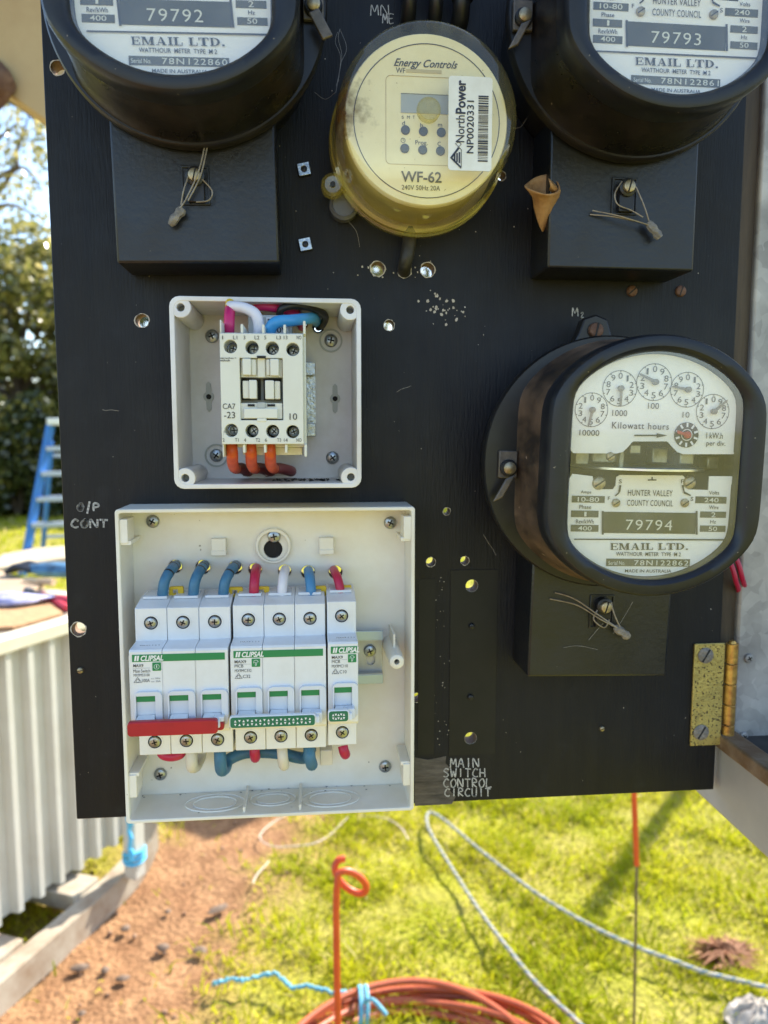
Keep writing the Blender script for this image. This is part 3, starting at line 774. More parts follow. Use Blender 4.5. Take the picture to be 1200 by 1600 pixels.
# cobwebs
for lab, lines in (('grey cobweb hanging between upper left meter and round timer', [[(530, 45, .004), (527, 60, .008), (535, 85, .01), (530, 110, .012), (526, 135, .014)], [(531, 48, .004), (541, 75, .008), (534, 100, .01), (529, 128, .012)], [(528, 50, .004), (524, 66, .006), (532, 92, .01), (524, 145, .014)], [(492, 144, .004), (508, 155, .006), (522, 145, .016)]]),
                   ('grey cobweb strand between round timer and upper right meter', [[(800, 200, .012), (815, 198, .01), (828, 180, .015), (845, 165, .03)], [(838, 160, .03), (845, 150, .03), (852, 135, .035)], [(838, 160, .03), (846, 175, .028)]]),
                   ('thin cobweb threads under round timer', [[(544, 345, .004), (556, 362, .003), (562, 386, .002)]]),
                   ('thin cobweb threads on the lower right terminal cover', [[(918, 1000, .0375), (935, 982, .039), (942, 974, .042)], [(880, 1012, .0375), (902, 1009, .0376), (935, 1015, .0375)], [(958, 990, .042), (975, 965, .040), (988, 940, .040)]])):
    mb = MB()
    for l in lines: mb.tube(catmull([Q(x + random.uniform(-2, 2), y, d) for x, y, d in l], 5), .00012, 4)
    o = mb.build('cobweb', M_web, None, origin=Q(*lines[0][0])); tag(o, lab, 'cobweb')

# black cables coming down at the top edge
for lab, px, py, rr, dd in (('black cable end at top of board, left of three', 640, 22, 15, .012), ('black cable end at top of board, middle', 682, 24, 14, .012), ('black cable end at top of board, right of three', 722, 28, 17, .014)):
    p = Q(px, py, dd); r = rr * PXM
    t = thing('black_cable', lab, 'cable', tuple(p), 'black cables over the timer')
    MB().tube(catmull([p + Vector((0, .012, 0)), p + Vector((0, .004, .004)), p + Vector((0, 0, .02)), p + Vector((.002, 0, .10)), p + Vector((.004, .004, .2))], 5), r * .75, 12).build('sheath', M_cblack, t)
    MB().tube([p + Vector((0, 0, .010)), p + Vector((0, 0, .017))], r * .95, 12).build('cable_tie', M_cblack, t)

# ------------------------------------------------------------------ galvanised box, its tray, jamb
gb = thing('galvanised_box', 'weathered galvanised steel meter box at the right edge', 'meter box', (.2945, 0, 1.2285))
MB().wbox((.62, .17, 1.66), (.3255, 0, 0), (0, .164, 0), (0, 0, .4315)).build('shell', M_galv, gb, bevel=.002)
for px, py in ((1169, 1028), (1161, 1150)):
    x, z = XZ(px, py, -.006); slot_screw((x, z), .0034, M_galv, gb, -.006, .0022, 'cross', 30, 'rivet')
tray = thing('box_tray', 'grey steel ledge with rusty brown lip under the galvanised box', 'ledge', (.2825, -.1, 1.180))
MB().wbox((.585, -.115, 1.2045), (.3, 0, 0), (0, .20, 0), (0, 0, .024)).build('body', M_traygrey, tray, bevel=.002)
MB().wbox((.2885, -.115, 1.2345), (.0075, 0, 0), (0, .205, 0), (0, 0, .0055)).build('lip', M_rustedge, tray, bevel=.0015)
MB().wbox((.5915, -.115, 1.2318), (.295, 0, 0), (0, .2, 0), (0, 0, .003)).build('top_sheet', M_traytop, tray)
jamb = MB().wbox((.300, .055, 1.55), (.019, 0, 0), (0, .045, 0), (0, 0, .31)).build('timber_jamb', M_timber, None, origin=(.300, .055, 1.24), bevel=.001)
tag(jamb, 'dark stained timber strip in the gap beside the board', 'timber strip')
for lab, off in (('red wire peeking out of the gap above hinge, left of the pair', 0), ('red wire peeking out of the gap above hinge, right of the pair', .0042)):
    P3 = [Q(1136, 865, -.002), Q(1146, 892, .001), Q(1150, 908, .0), Q(1154, 922, -.008), Q(1153, 936, -.020)]
    o = MB().tube(catmull([p + Vector((off, 0, off * .6)) for p in P3], 6), .0017, 8).build('red_wire', M_cred, None, origin=P3[2]); tag(o, lab, 'wire', 'red wires in the gap')

# brass butt hinge
hg = thing('brass_hinge', 'worn brass butt hinge joining board to galvanised box', 'hinge', tuple(Q(1100, 1085)))
tl, tr_, br, bl = XZ(1085, 1006, .001), XZ(1121, 1004, .001), XZ(1115, 1165, .001), XZ(1077, 1163, .001)
lx0, lx1, lz0, lz1 = (tl[0] + bl[0]) / 2, .2815, (bl[1] + br[1]) / 2, (tl[1] + tr_[1]) / 2
hsc = [XZ(1102, 1024, .002), XZ(1095, 1144, .002)]
MB().plate(rect(lx0, lx1, lz0, lz1), [circ(*c, .003, 14) for c in hsc], .0003, .0022).build('leaf', M_brass, hg, bevel=.0004)
for c in hsc: slot_screw(c, .0056, M_lead, hg, .0023, .0012, 'slot', 60)
nk = 5; hh_ = (lz1 - lz0) / nk
for k in range(nk):
    c = (.2868, -.0015, lz0 + k * hh_ + .0003)
    MB().zlathe(c, [(.0036, 0), (.0041, .0004), (.0041, hh_ - .001), (.0036, hh_ - .0006)], 18).build('knuckle', M_brass2, hg)
MB().zlathe((.2868, -.0015, lz0 - .0012), [(.002, 0), (.0026, .0006), (.0026, lz1 - lz0 + .0016), (.0018, lz1 - lz0 + .0028)], 14).build('pin', M_brass2, hg)
MB().wbox((.2885, .002, (lz0 + lz1) / 2), (.0012, 0, 0), (0, .004, 0), (0, 0, (lz1 - lz0) / 2 - .004)).build('far_leaf', M_brass2, hg)

# eave above, top left
ev = thing('eave_board', 'beige painted eave board at the top left corner', 'eave', tuple(YP(20, 60, .9)))
pa, pb = YP(-60, 98, .8), YP(75, 192, .8); up = YP(75, -260, .8) - pb
poly = [pa, pb, pb + (pb - pa) * 1.2, pb + (pb - pa) * 1.2 + Vector((0, 0, 1.6)), pa + Vector((0, 0, 1.4))]
n = len(poly); V = [tuple(p) for p in poly] + [tuple(p + Vector((0, .05, 0))) for p in poly]
MB().add(V, [tuple(range(n)), tuple(range(2 * n - 1, n - 1, -1))] + [(i, i + n, (i + 1) % n + n, (i + 1) % n) for i in range(n)]).build('board', M_eave, ev, bevel=.004)
c = YP(-6, 132, .795); mb = MB()
rr = []
for i in range(9):
    f = i / 8; s = math.sin(math.pi * (f * .96 + .02))
    rr.append([c + Vector((.030 * s * math.cos(a) * random.uniform(.8, 1.2), -.018 * s * abs(math.sin(a)) * random.uniform(.8, 1.2) - .001, .034 * (f - .5) * 2 + .006 * math.sin(a * 3))) for a in [2 * math.pi * k / 12 for k in range(12)]])
mb.rings(rr); o = mb.build('mud_nest', mat('brown_mud', (.11, .055, .03), .95, col2=(.2, .11, .06), vscale=60, bump=.8, bscale=90), None, origin=c)
tag(o, 'small brown mud wasp nest on the beige eave, top left', 'wasp nest')

# ------------------------------------------------------------------ the three dial meters
MC = Vector((.1824, 0, 1.4303)); TILT = R(1.4); DP, DF = .093, .102      # centre, tilt, dial plate and front depth
def ML(px, py, d):                                   # lower meter, straightened
    v = Q(px, py, d); x, z = v.x - MC.x, v.z - MC.z
    c, s = math.cos(-TILT), math.sin(-TILT)
    return (MC.x + x * c + z * s, MC.z - x * s + z * c)
def c5(x, y, d=DP): return ML(730 + x * .391667, 470 + y * .391667, d)
def dring(r, w, d, n=84, k=.0022):
    out = []
    for i in range(n):
        a = 2 * math.pi * i / n; x, z = r * math.cos(a), r * math.sin(a)
        mx = -k * math.log(math.exp(-abs(x) / k) + math.exp(-w / k)) if abs(x) > w * .3 else abs(x)
        out.append((MC.x + math.copysign(mx, x), -d, MC.z + z))
    return out
def bx(mb, x0, x1, y0, y1, d0, d1):
    a = c5(x0, y0); b = c5(x1, y1); mb.prism(rect(a[0], b[0], b[1], a[1]), d0, d1)
def tx(mb, s, x0, x1, y0, y1, d=DP + .0006, bold=0.0, **k):
    a = c5(x0, y0); b = c5(x1, y1); put_text(mb, s, a[0], b[0], b[1], a[1], d, bold, **k)

SLAB = {  # heavy slab letters, rectangles and polygons on a unit box
    'E': ['r', (.1, .32, 0, 1), (0, .5, 0, .09), (0, .5, .91, 1), (.3, .8, .46, .54), (.3, .95, 0, .08), (.3, .92, .92, 1), (.88, .97, 0, .3), (.85, .94, .7, 1), (.66, .74, .36, .64)],
    'I': ['r', (.3, .7, 0, 1), (.05, .95, 0, .09), (.05, .95, .91, 1)],
    'L': ['r', (.12, .40, 0, 1), (0, .58, .91, 1), (0, .95, 0, .09), (.88, .97, 0, .36)],
    'T': ['r', (.36, .64, 0, 1), (.2, .8, 0, .08), (0, 1, .91, 1), (0, .09, .66, 1), (.91, 1, .66, 1)],
    '.': ['r', (.1, .9, 0, .2)],
    'M': ['p', [(.08, 0), (.17, 0), (.17, 1), (.08, 1)], [(.08, 1), (.32, 1), (.55, .0), (.47, .0)], [(.47, 0), (.52, 0), (.80, 1), (.74, 1)], [(.70, 0), (.92, 0), (.92, 1), (.70, 1)], [(0, 0), (.27, 0), (.27, .08), (0, .08)], [(.62, 0), (1, 0), (1, .08), (.62, .08)], [(0, .92), (.2, .92), (.2, 1), (0, 1)], [(.8, .92), (1, .92), (1, 1), (.8, 1)]],
    'A': ['p', [(.10, 0), (.17, 0), (.52, .98), (.46, 1)], [(.42, 1), (.58, 1), (.94, 0), (.68, 0)], [(.24, .28), (.76, .28), (.74, .36), (.26, .36)], [(0, 0), (.30, 0), (.30, .08), (0, .08)], [(.58, 0), (1, 0), (1, .08), (.58, .08)]],
    'D': ['p', [(.1, 0), (.32, 0), (.32, 1), (.1, 1)], [(0, 0), (.4, 0), (.4, .08), (0, .08)], [(0, .92), (.4, .92), (.4, 1), (0, 1)]]
         + [[(.3 + .66 * math.cos(a0) * f0, .5 + .5 * math.sin(a0) * g0) for a0, f0, g0 in ((t, 1, 1), (t + .35, 1, 1), (t + .35, .64, .86), (t, .64, .86))] for t in [-1.57 + .349 * i for i in range(9)]],
}
def slab(mb, s, x0, x1, y0, y1, widths, d):
    tot = sum(widths[c] for c in s); x = x0
    for i, c in enumerate(s):
        w = (x1 - x0) * widths[c] / tot
        if c != ' ':
            kind, *sh = SLAB[c]; g = .90
            for j, q in enumerate(sh):
                pol = [(q[0], q[2]), (q[1], q[2]), (q[1], q[3]), (q[0], q[3])] if kind == 'r' else q
                mb.flat([c5(x + w * g * u, y1 + (y0 - y1) * v) for u, v in pol], d + .000003 * j)
        x += w
SW = {'E': .9, 'M': 1.3, 'A': 1.05, 'I': .55, 'L': .9, ' ': .45, 'T': 1.0, 'D': 1.05, '.': .3}

def build_meter_common():
    t = thing('electricity_meter', '', 'electricity meter', (MC.x, 0, MC.z), 'dial meters on the board')
    # base with flange, housing, bezel
    MB().lathe(MC.x, MC.z, [(.066, .001), (.0675, .004), (.0685, .036), (.0725, .0385), (.0748, .040), (.0748, .0455), (.0738, .0468), (.064, .047)], 80).build('base', M_bake, t)
    rr = [dring(.0730, .0620, .0465), dring(.0716, .0606, .0490), dring(.0702, .0594, .060), dring(.0690, .0588, .075), dring(.0680, .0580, .086)]
    MB().rings(rr, False, False).build('housing', M_case, t)
    prof = [(.0670, .0570, .083), (.0688, .0592, .084), (.0695, .0599, .087), (.0695, .0599, .0962), (.0691, .0595, .0996), (.0680, .0583, .1015), (.0662, .0562, DF),
            (.0630, .0508, .1019), (.0612, .0480, .1004), (.0602, .0465, .0975), (.0598, .0460, .092), (.0596, .0458, .084)]
    MB().rings([dring(r, w, d) for r, w, d in prof], False, False).build('bezel', M_rim, t)
    MB().rings([dring(.0606, .0468, .0835), dring(.0606, .0468, .050)], False, True).build('inner_housing', M_dark, t)
    MB().rings([dring(.0604, .0466, .0970), dring(.0604, .0466, .0984)]).build('glass', M_glass, t)
    # ear at the top with its screw
    ex, ez = ML(934, 515, .03)
    pol = [(MC.x - .021 + (ex - MC.x) * .8, MC.z + .060), (ex - .0105, ez - .002), (ex - .0075, ez + .007), (ex, ez + .0098), (ex + .0075, ez + .007), (ex + .0105, ez - .002), (MC.x + .021 + (ex - MC.x) * .8, MC.z + .060)]
    MB().prism(pol, .016, .026).build('hanging_ear', M_bake, t, bevel=.0012)
    slot_screw((ex, ez), .0048, M_rust, t, .0262, .003, 'slot', 80)
    # dial plates
    def plate_poly(up):
        ring = [(p[0], p[2]) for p in dring(.0596, .0458, 0)]
        if up:
            zc = c5(500, 610)[1]; top = [p for p in ring if p[1] > zc]; top.sort(key=lambda p: -math.atan2(p[1] - zc, p[0] - MC.x))
            edge = [c5(1078, 612), c5(862, 612), c5(838, 603), c5(820, 585), c5(803, 565), c5(797, 561), c5(664, 561), c5(657, 565), c5(640, 585), c5(622, 602), c5(598, 609), c5(424, 608)]
            return top + edge
        zc = c5(500, 693)[1]; bot = [p for p in ring if p[1] < zc]; bot.sort(key=lambda p: math.atan2(zc - p[1], p[0] - MC.x), reverse=True)
        edge = [c5(1080, 700), c5(966, 700), c5(962, 755), c5(880, 752), c5(872, 735), c5(868, 704), c5(860, 697), c5(610, 695), c5(596, 703), c5(592, 738), c5(582, 752), c5(510, 752), c5(500, 700), c5(420, 690)]
        return bot + edge[0:0] + edge
    pu = plate_poly(True); MB().prism(pu, DP - .0008, DP).build('register_plate', M_dial, t)
    pl = plate_poly(False)
    MB().prism(pl, DP - .0008, DP).build('name_plate', M_dial, t)
    # register dials
    ink = MB()
    dials = [(495, 435, 66, -1, '10000', (447, 525, 514, 539)), (608, 350, 69, 1, '1000', (578, 636, 435, 461)), (745, 325, 71, -1, '100', (720, 763, 407, 432)),
             (876, 355, 67, 1, '10', (858, 884, 443, 467)), (978, 442, 66, -1, None, None)]
    ptr = [(480, 490), (606, 415), (697, 300), (825, 345), (1020, 405)]
    for (x, y, r, sgn, lab, bb), q in zip(dials, ptr):
        c = c5(x, y); rr_ = abs(c5(x + r, y)[0] - c[0])
        n = 44; V = []
        for k in range(n):
            a = 2 * math.pi * k / n
            for f in (.965, 1.0): V.append((c[0] + rr_ * f * math.cos(a), -(DP + .0004), c[1] + rr_ * f * math.sin(a)))
        ink.add(V, [(2 * k, 2 * k + 1, (2 * k + 3) % (2 * n), (2 * k + 2) % (2 * n)) for k in range(n)])
        for k in range(10):
            a = math.pi / 2 - sgn * k * math.pi / 5
            nx, nz = c[0] + rr_ * .70 * math.cos(a), c[1] + rr_ * .70 * math.sin(a)
            hw, hh = rr_ * (.055 if k == 1 else .12), rr_ * .165
            put_text(ink, str(k), nx - hw, nx + hw, nz - hh, nz + hh, DP + .0005)
            u = (math.cos(a), math.sin(a))
            ink.flat([(c[0] + rr_ * f * u[0] - s * u[1] * .00022, c[1] + rr_ * f * u[1] + s * u[0] * .00022) for f, s in ((.90, -1), (.97, -1), (.97, 1), (.90, 1))], DP + .00045)
        if lab: tx(ink, lab, *bb)
        p = c5(*q, DP); v = Vector((p[0] - c[0], 0, p[1] - c[1])); L = v.length; v.normalize(); w = Vector((-v.z, 0, v.x))
        c3 = Vector((c[0], -(DP + .002), c[1]))
        pm = MB().lathe(c[0], c[1], [(rr_ * .17, DP + .001), (rr_ * .17, DP + .0028), (rr_ * .08, DP + .0032)], 14)
        e = c3 + v * rr_ * .95
        pm.add([c3 - w * rr_ * .09, e - w * rr_ * .05, e + v * rr_ * .08, e + w * rr_ * .05, c3 + w * rr_ * .09], [(0, 1, 2, 3, 4)])
        pb_ = [tuple(Vector(k) + Vector((0, -.0004, 0))) for k in pm.v[-5:]]; pm.add(pb_, [(0, 1, 2, 3, 4)])
        pm.build('pointer', M_lead, t)
    tx(ink, 'Kilowatt hours', 577, 802, 483, 515, bold=.006, spacing=1.15); tx(ink, 'I kW.h', 953, 1017, 525, 551, bold=.004); tx(ink, 'per div.', 953, 1027, 558, 585, bold=.004)
    ink.flat([c5(665, 534), c5(756, 534), c5(756, 540), c5(665, 540)][::-1], DP + .0005); ink.flat([c5(754, 528), c5(797, 537), c5(754, 546)][::-1], DP + .00052)
    # lower plate print
    tx(ink, 'HUNTER VALLEY', 640, 817, 753, 780, bold=.004, spacing=1.1); tx(ink, 'COUNTY COUNCIL', 637, 818, 793, 820, bold=.004, spacing=1.1)
    for s, b in (('Amps', (452, 493, 756, 772)), ('Phase', (446, 493, 814, 830)), ('Rev/kWh', (433, 503, 871, 889)), ('Volts', (963, 1003, 758, 773)), ('Wire', (963, 1000, 816, 831)), ('Hz', (968, 990, 874, 888)),
                 ('S', (604, 615, 712, 728)), ('F', (852, 861, 712, 728)), ('F', (560, 568, 780, 795)), ('S', (890, 900, 782, 798)), ('WATTHOUR  METER  TYPE  M 2', (592, 850, 1001, 1019)), ('MADE IN AUSTRALIA', (628, 812, 1070, 1084))):
        tx(ink, s, *b, bold=.010)
    for pol in ([(718, 712), (753, 712), (753, 717), (718, 717)], [(733, 702), (738, 702), (738, 713), (733, 713)], [(425, 948), (1055, 950), (1055, 956), (425, 953)], [(535, 838), (543, 838), (543, 932), (535, 932)], [(909, 838), (917, 838), (917, 932), (909, 932)],
                [(605, 735), (613, 735), (609, 760), (603, 770), (590, 780), (587, 776), (600, 765)], [(853, 735), (861, 735), (865, 760), (890, 774), (888, 779), (862, 768)]):
        ink.flat([c5(*p) for p in pol][::-1], DP + .0007)
    slab(ink, 'EMAIL LTD.', 570, 880, 966, 993, SW, DP + .0007)
    ink.build('lettering', M_ink, t, smooth=False)
    ol = MB()
    for b in ((418, 547, 777, 806), (415, 522, 836, 864), (414, 522, 893, 921), (911, 1032, 780, 809), (930, 1030, 840, 866), (929, 1028, 896, 922), (544, 908, 841, 930), (555, 886, 1028, 1060)):
        bx(ol, *b, DP, DP + .0004)
    ol.build('value_panel', M_olive, t, smooth=False)
    pa_ = MB()
    for s, b in (('10-80', (440, 524, 782, 802)), ('1', (466, 474, 841, 860)), ('400', (441, 495, 898, 916)), ('240', (945, 1000, 785, 804)), ('2', (972, 988, 843, 863)), ('50', (962, 994, 900, 918)), ('Serial No.', (562, 628, 1037, 1053))):
        tx(pa_, s, *b, bold=.004)
    pa_.build('pale_lettering', M_pale, t, smooth=False)
    # test dial
    c = c5(873, 535); r_ = abs(c5(921, 535)[0] - c[0])
    MB().lathe(c[0], c[1], [(r_, DP + .0001), (r_, DP + .0006)], 30).build('test_dial', M_ink, t)
    tk = MB()
    for k in range(10):
        a = math.pi / 2 + k * math.pi / 5; u = (math.cos(a), math.sin(a))
        tk.flat([(c[0] + r_ * f * u[0] - s * u[1] * .00055, c[1] + r_ * f * u[1] + s * u[0] * .00055) for f, s in ((.62, -1), (.95, -1), (.95, 1), (.62, 1))], DP + .0009)
    n = 24; tk.add([(c[0] + r_ * f * math.cos(6.2832 * k / n), -(DP + .0009), c[1] + r_ * f * math.sin(6.2832 * k / n)) for k in range(n) for f in (.40, .46)], [(2 * k, 2 * k + 1, (2 * k + 3) % (2 * n), (2 * k + 2) % (2 * n)) for k in range(n)])
    tk.build('dial_ticks', M_wht_ink, t, smooth=False)
    mb = MB().lathe(c[0], c[1], [(r_ * .30, DP + .001), (r_ * .26, DP + .0026), (r_ * .1, DP + .003)], 16); e = c5(832, 525)
    mb.prism([(c[0], c[1] - .0007), (c[0], c[1] + .0007), (e[0], e[1] + .0012), (e[0], e[1] - .0006)], DP + .0014, DP + .0022); mb.build('test_pointer', M_red, t)
    # rotor and brackets behind the slot
    zc = c5(740, 676)[1]
    MB().zlathe((MC.x, -.068, zc), [(.0385, 0), (.0385, .0011)], 60).build('rotor_disc', M_alu, t)
    br = MB()
    for x0, x1, y0, y1, d0, d1 in ((432, 486, 585, 655, .072, .080), (500, 600, 600, 648, .070, .078), (608, 626, 590, 668, .074, .082), (650, 694, 572, 612, .078, .086), (740, 800, 585, 650, .066, .074), (850, 905, 605, 655, .070, .079), (960, 1050, 620, 672, .066, .076)):
        a = c5(x0, y0, d1); b = c5(x1, y1, d1); br.prism(rect(a[0], b[0], b[1], a[1]), d0, d1)
    br.build('bracket', mat('dull_nickel', (.34, .33, .24), .35, .8, col2=(.2, .19, .12), vscale=150), t, bevel=.0008)
    for x, y, r in ((525, 727, 27), (886, 725, 25), (592, 806, 17), (866, 806, 17), (570, 622, 18)):
        p = c5(x, y, DP); r3 = abs(c5(x + r, y)[0] - p[0])
        slot_screw(p, r3, M_brs, t, DP - .001 if r > 20 else DP + .0002, .003 if r > 20 else .0016, 'slot', 35)
    # terminal cover
    a = ML(829, 950, .037); b = ML(1048, 950, .037); bt = ML(940, 1057, .037)[1]
    cv = MB(); cv.prism(rect(a[0], b[0], bt, MC.z - .03), .001, .037); cv = cv.build('terminal_cover', M_cover, t, bevel=.0014)
    q0 = ML(922, 929, .037); q1 = ML(957, 981, .037)
    MB().plate(rect(q0[0], q1[0], q1[1], q0[1]), [rect(q0[0] + .0012, q1[0] - .0012, q1[1] + .0012, q0[1] - .0012)], .0371, .0381).build('seal_frame', M_cover, cv, origin=t.location, bevel=.0003)
    sx, sz = ML(944, 947, .04)
    MB().lathe(sx, sz, [(.0052, .0371), (.0052, .042), (.0040, .0425)], 16).build('seal_boss', M_cover, cv, origin=t.location)
    MB().prism(rect(sx - .0046, sx + .0046, sz - .0135, sz - .003), .0371, .0405).build('seal_lug', M_bake, cv, origin=t.location, bevel=.0005)
    o = slot_screw((sx, sz), .0038, M_brs, t, .0426, .0022, 'slot', 75, 'seal_screw')
    return t

M_tab = mat('tarnished_tab', (.10, .09, .08), .5, .5, col2=(.18, .15, .12), vscale=200)
def tab_parts(t, side):
    """sealing tab with screw and wing on the flange at one side"""
    X = MC.x + side * .0672; Z = MC.z - .004
    MB().prism(rect(X - .0055, X + .0055, Z - .006, Z + .010), .0472, .0502).build('sealing_tab', M_tab, t, origin=MC, bevel=.0006)
    MB().lathe(X, Z, [(.0050, .0502), (.0050, .0526), (.0042, .0536)], 16).build('tab_washer', M_rim, t, origin=MC)
    o = MB().lathe(X, Z, [(.0036, .0536), (.0036, .0552), (.0024, .0561)], 14).build('tab_screw', M_brs, t, origin=MC)
    w = MB(); w.wbox((X + side * .0035, -.0565, Z - .0115), (.0028, .0, .0012), (0, .0011, 0), (side * -.0036, 0, .0068)); w.build('tab_wing', M_tab, t, origin=MC, bevel=.0007)

def numbers(t, num, serial):
    mb = MB()
    tx(mb, num, 632, 815, 872, 916, bold=-.004, spacing=1.15); tx(mb, serial, 665, 880, 1034, 1056, bold=.004, spacing=1.2)
    mb.build('number_lettering', M_pale, t, origin=MC, smooth=False)
def seal(t, wires, lead, ang):
    """wires: lists of (dx, dz, d) mm from the seal screw; lead: crimped lump"""
    sx, sz = ML(944, 947, .04)
    P_ = lambda a: Vector((sx + a[0] * .001, -a[2] * .001, sz + a[1] * .001))
    for w in wires: MB().tube(catmull([P_(a) for a in w], 6), .00045, 6).build('seal_wire', M_wire, t, origin=MC)
    c = P_(lead); u = Vector((math.cos(ang), 0, math.sin(ang))); v = Vector((-u.z, 0, u.x)); rr = []
    for i, (f, s) in enumerate(((-1, .5), (-.7, .9), (-.2, 1), (.2, .75), (.6, 1.0), (1, .7))):
        rr.append([c + u * f * .0058 + (v * math.cos(k) * .0029 + Vector((0, math.sin(k) * .0022, 0))) * s * random.uniform(.85, 1.15) for k in [6.2832 * j / 8 for j in range(8)]])
    MB().rings(rr).build('lead_seal', M_lead, t, origin=MC)

m3 = build_meter_common()
m2 = clone(m3); m1 = clone(m3)
off2 = Q(1054, 58, DP) - Q(1012, 818, DP); off1 = Q(267, 22, DP) - Q(1012, 818, DP)
m2.location = MC + Vector((off2.x - .0006, 0, off2.z)); m1.location = MC + Vector((off1.x, 0, off1.z))
m3.rotation_euler = (0, TILT, 0); m2.rotation_euler = (0, R(.2), 0); m1.rotation_euler = (0, R(-1.2), 0)
[c for c in m3.children if c.name.startswith('base')][0].location.x = -.0062
hs3 = [c for c in m3.children if c.name.startswith('housing')][0]; hs3.data = hs3.data.copy()
hs3.data.materials[0] = mat('brown_dusty_bakelite', (.020, .014, .010), .45, col2=(.19, .115, .066), vscale=26, lo=.38, hi=.72, stretch=(1, .5, 1), bump=.15, bscale=160, speck=(.3, .22, .15), speck_scale=170, speck_at=.73, rough2=.8)
m3['label'] = 'round black dial meter numbered 79794 at the lower right'
m2['label'] = 'black meter numbered 79793 cut off by the top right corner'
m1['label'] = 'black meter numbered 79792 cut off at the top left'
numbers(m3, '79794', '78N122862'); numbers(m2, '79793', '78N122861'); numbers(m1, '79792', '78N122860')
tab_parts(m3, -1); tab_parts(m2, -1); tab_parts(m1, 1)
seal(m3, [[(-31, 8, 38), (-20, 5, 42), (-6, -4, 45), (8, -13, 44)], [(-34, 4, 38), (-18, 1, 42), (-4, -7, 45), (8, -13, 44)], [(3, 3, 43), (5, -4, 44), (9, -12, 44)], [(-5, -2, 42), (-7, -8, 42), (0, -13, 42), (3, -8, 42)]], (11, -15.5, 43), R(-35))
seal(m2, [[(-21, -15, 38), (-8, -17, 42), (6, -20, 44), (14, -22, 43)], [(-20, -13, 39), (-6, -17, 44), (14, -22, 44)], [(4, 0, 43), (9, -11, 44), (13, -20, 43)], [(-4, 3, 42), (-8, -4, 42), (-6, -10, 42), (2, -13, 42), (9, -17, 43)]], (16, -24, 43), R(-50))
seal(m1, [[(7, 26, 42), (6, 14, 44), (2, 0, 45), (-5, -13, 44), (-9, -18, 43)], [(9, 24, 42), (7, 12, 44), (3, -2, 45), (-4, -14, 44)], [(-3, 0, 43), (-6, -8, 44), (-8, -16, 43)], [(4, -2, 42), (9, -8, 42), (7, -13, 42), (0, -14, 42)]], (-11, -22, 42), R(50))

# ------------------------------------------------------------------ round timer under a yellowed clear cover
def c2(x, y, d): return XZ(460 + x / 3, y / 3, d)
ts = thing('time_switch', 'round beige timer under yellowed clear plastic cover, top centre', 'timer')
DT = .053
fc = c2(622, 571, DT); FR = abs(c2(966, 571, DT)[0] - c2(280, 571, DT)[0]) / 2
bcx, bcz = XZ(650, 229, .012)
cx0, cz0 = (fc[0] + bcx) / 2, (fc[1] + bcz) / 2
ts.location = (cx0, 0, cz0)
MB().lathe(cx0, cz0, [(.047, .0005), (.0485, .003), (.0485, .010), (.0455, .0105)], 72).build('base', mat('timer_base', (.30, .24, .12), .5, col2=(.2, .15, .07), vscale=40), ts)
MB().lathe(cx0, cz0, [(.0452, DT - .005), (.0452, DT - .001), (.0446, DT)], 72).build('face_disc', M_beige, ts)
MB().lathe(cx0, cz0, [(.0440, .010), (.0440, .030), (.0446, .031), (.0446, DT - .0052)], 72).build('drum', mat('drum_amber', (.62, .52, .20), .45, col2=(.48, .38, .12), vscale=30), ts)
cover_prof = [(.0520, .0085), (.0525, .010), (.0525, .014), (.0508, .0148), (.0508, .0185), (.0522, .0192), (.0522, .0225), (.0500, .0235), (.0497, .050), (.0493, .056), (.0484, .0600), (.0470, .0626), (.0455, .0638), (.0445, .0642)]
MB().lathe(cx0, cz0, cover_prof[:8], 72, False, False).build('cover_rim', M_polyrim, ts)
MB().lathe(cx0, cz0, cover_prof[7:], 72, False, True).build('cover', M_poly, ts)
ink = MB(); n = 72
ink.add([(fc[0] + FR * f * math.cos(6.2832 * k / n), -(DT + .0003), fc[1] + FR * f * math.sin(6.2832 * k / n)) for k in range(n) for f in (.988, 1.0)], [(2 * k, 2 * k + 1, (2 * k + 3) % (2 * n), (2 * k + 2) % (2 * n)) for k in range(n)])
def tt(mb, s, x0, x1, y0, y1, d=DT + .0004, **k):
    a = c2(x0, y0, d); b = c2(x1, y1, d); put_text(mb, s, a[0], b[0], b[1], a[1], d, **k)
def tb(mb, x0, x1, y0, y1, d0, d1, r=0):
    a = c2(x0, y0, d1); b = c2(x1, y1, d1); mb.prism(rrect(a[0], b[0], b[1], a[1], r) if r else rect(a[0], b[0], b[1], a[1]), d0, d1)
tt(ink, 'Energy Controls', 466, 765, 272, 334, shear=.45, bold=.012); tt(ink, 'WF', 476, 520, 316, 343); tt(ink, 'WF-62', 500, 690, 800, 858, bold=.018)
tt(ink, '240V 50Hz 20A', 503, 683, 866, 894); tt(ink, 'S', 503, 513, 542, 557); tt(ink, 'M', 528, 541, 542, 557); tt(ink, 'T', 554, 564, 542, 557)
tt(ink, 'd', 505, 518, 566, 587); tt(ink, 'h', 590, 602, 577, 596); tt(ink, 'm', 673, 692, 580, 594); tt(ink, 'Prog', 567, 619, 657, 685); tt(ink, 'C', 671, 686, 664, 684)
cc = c2(509, 659, DT); n2 = 20; rr0 = .0042 * .9
ink.add([(cc[0] + .0013 * f * math.cos(6.2832 * k / n2), -(DT + .0004), cc[1] + .0013 * f * math.sin(6.2832 * k / n2)) for k in range(n2) for f in (.8, 1.0)], [(2 * k, 2 * k + 1, (2 * k + 3) % (2 * n2), (2 * k + 2) % (2 * n2)) for k in range(n2)])
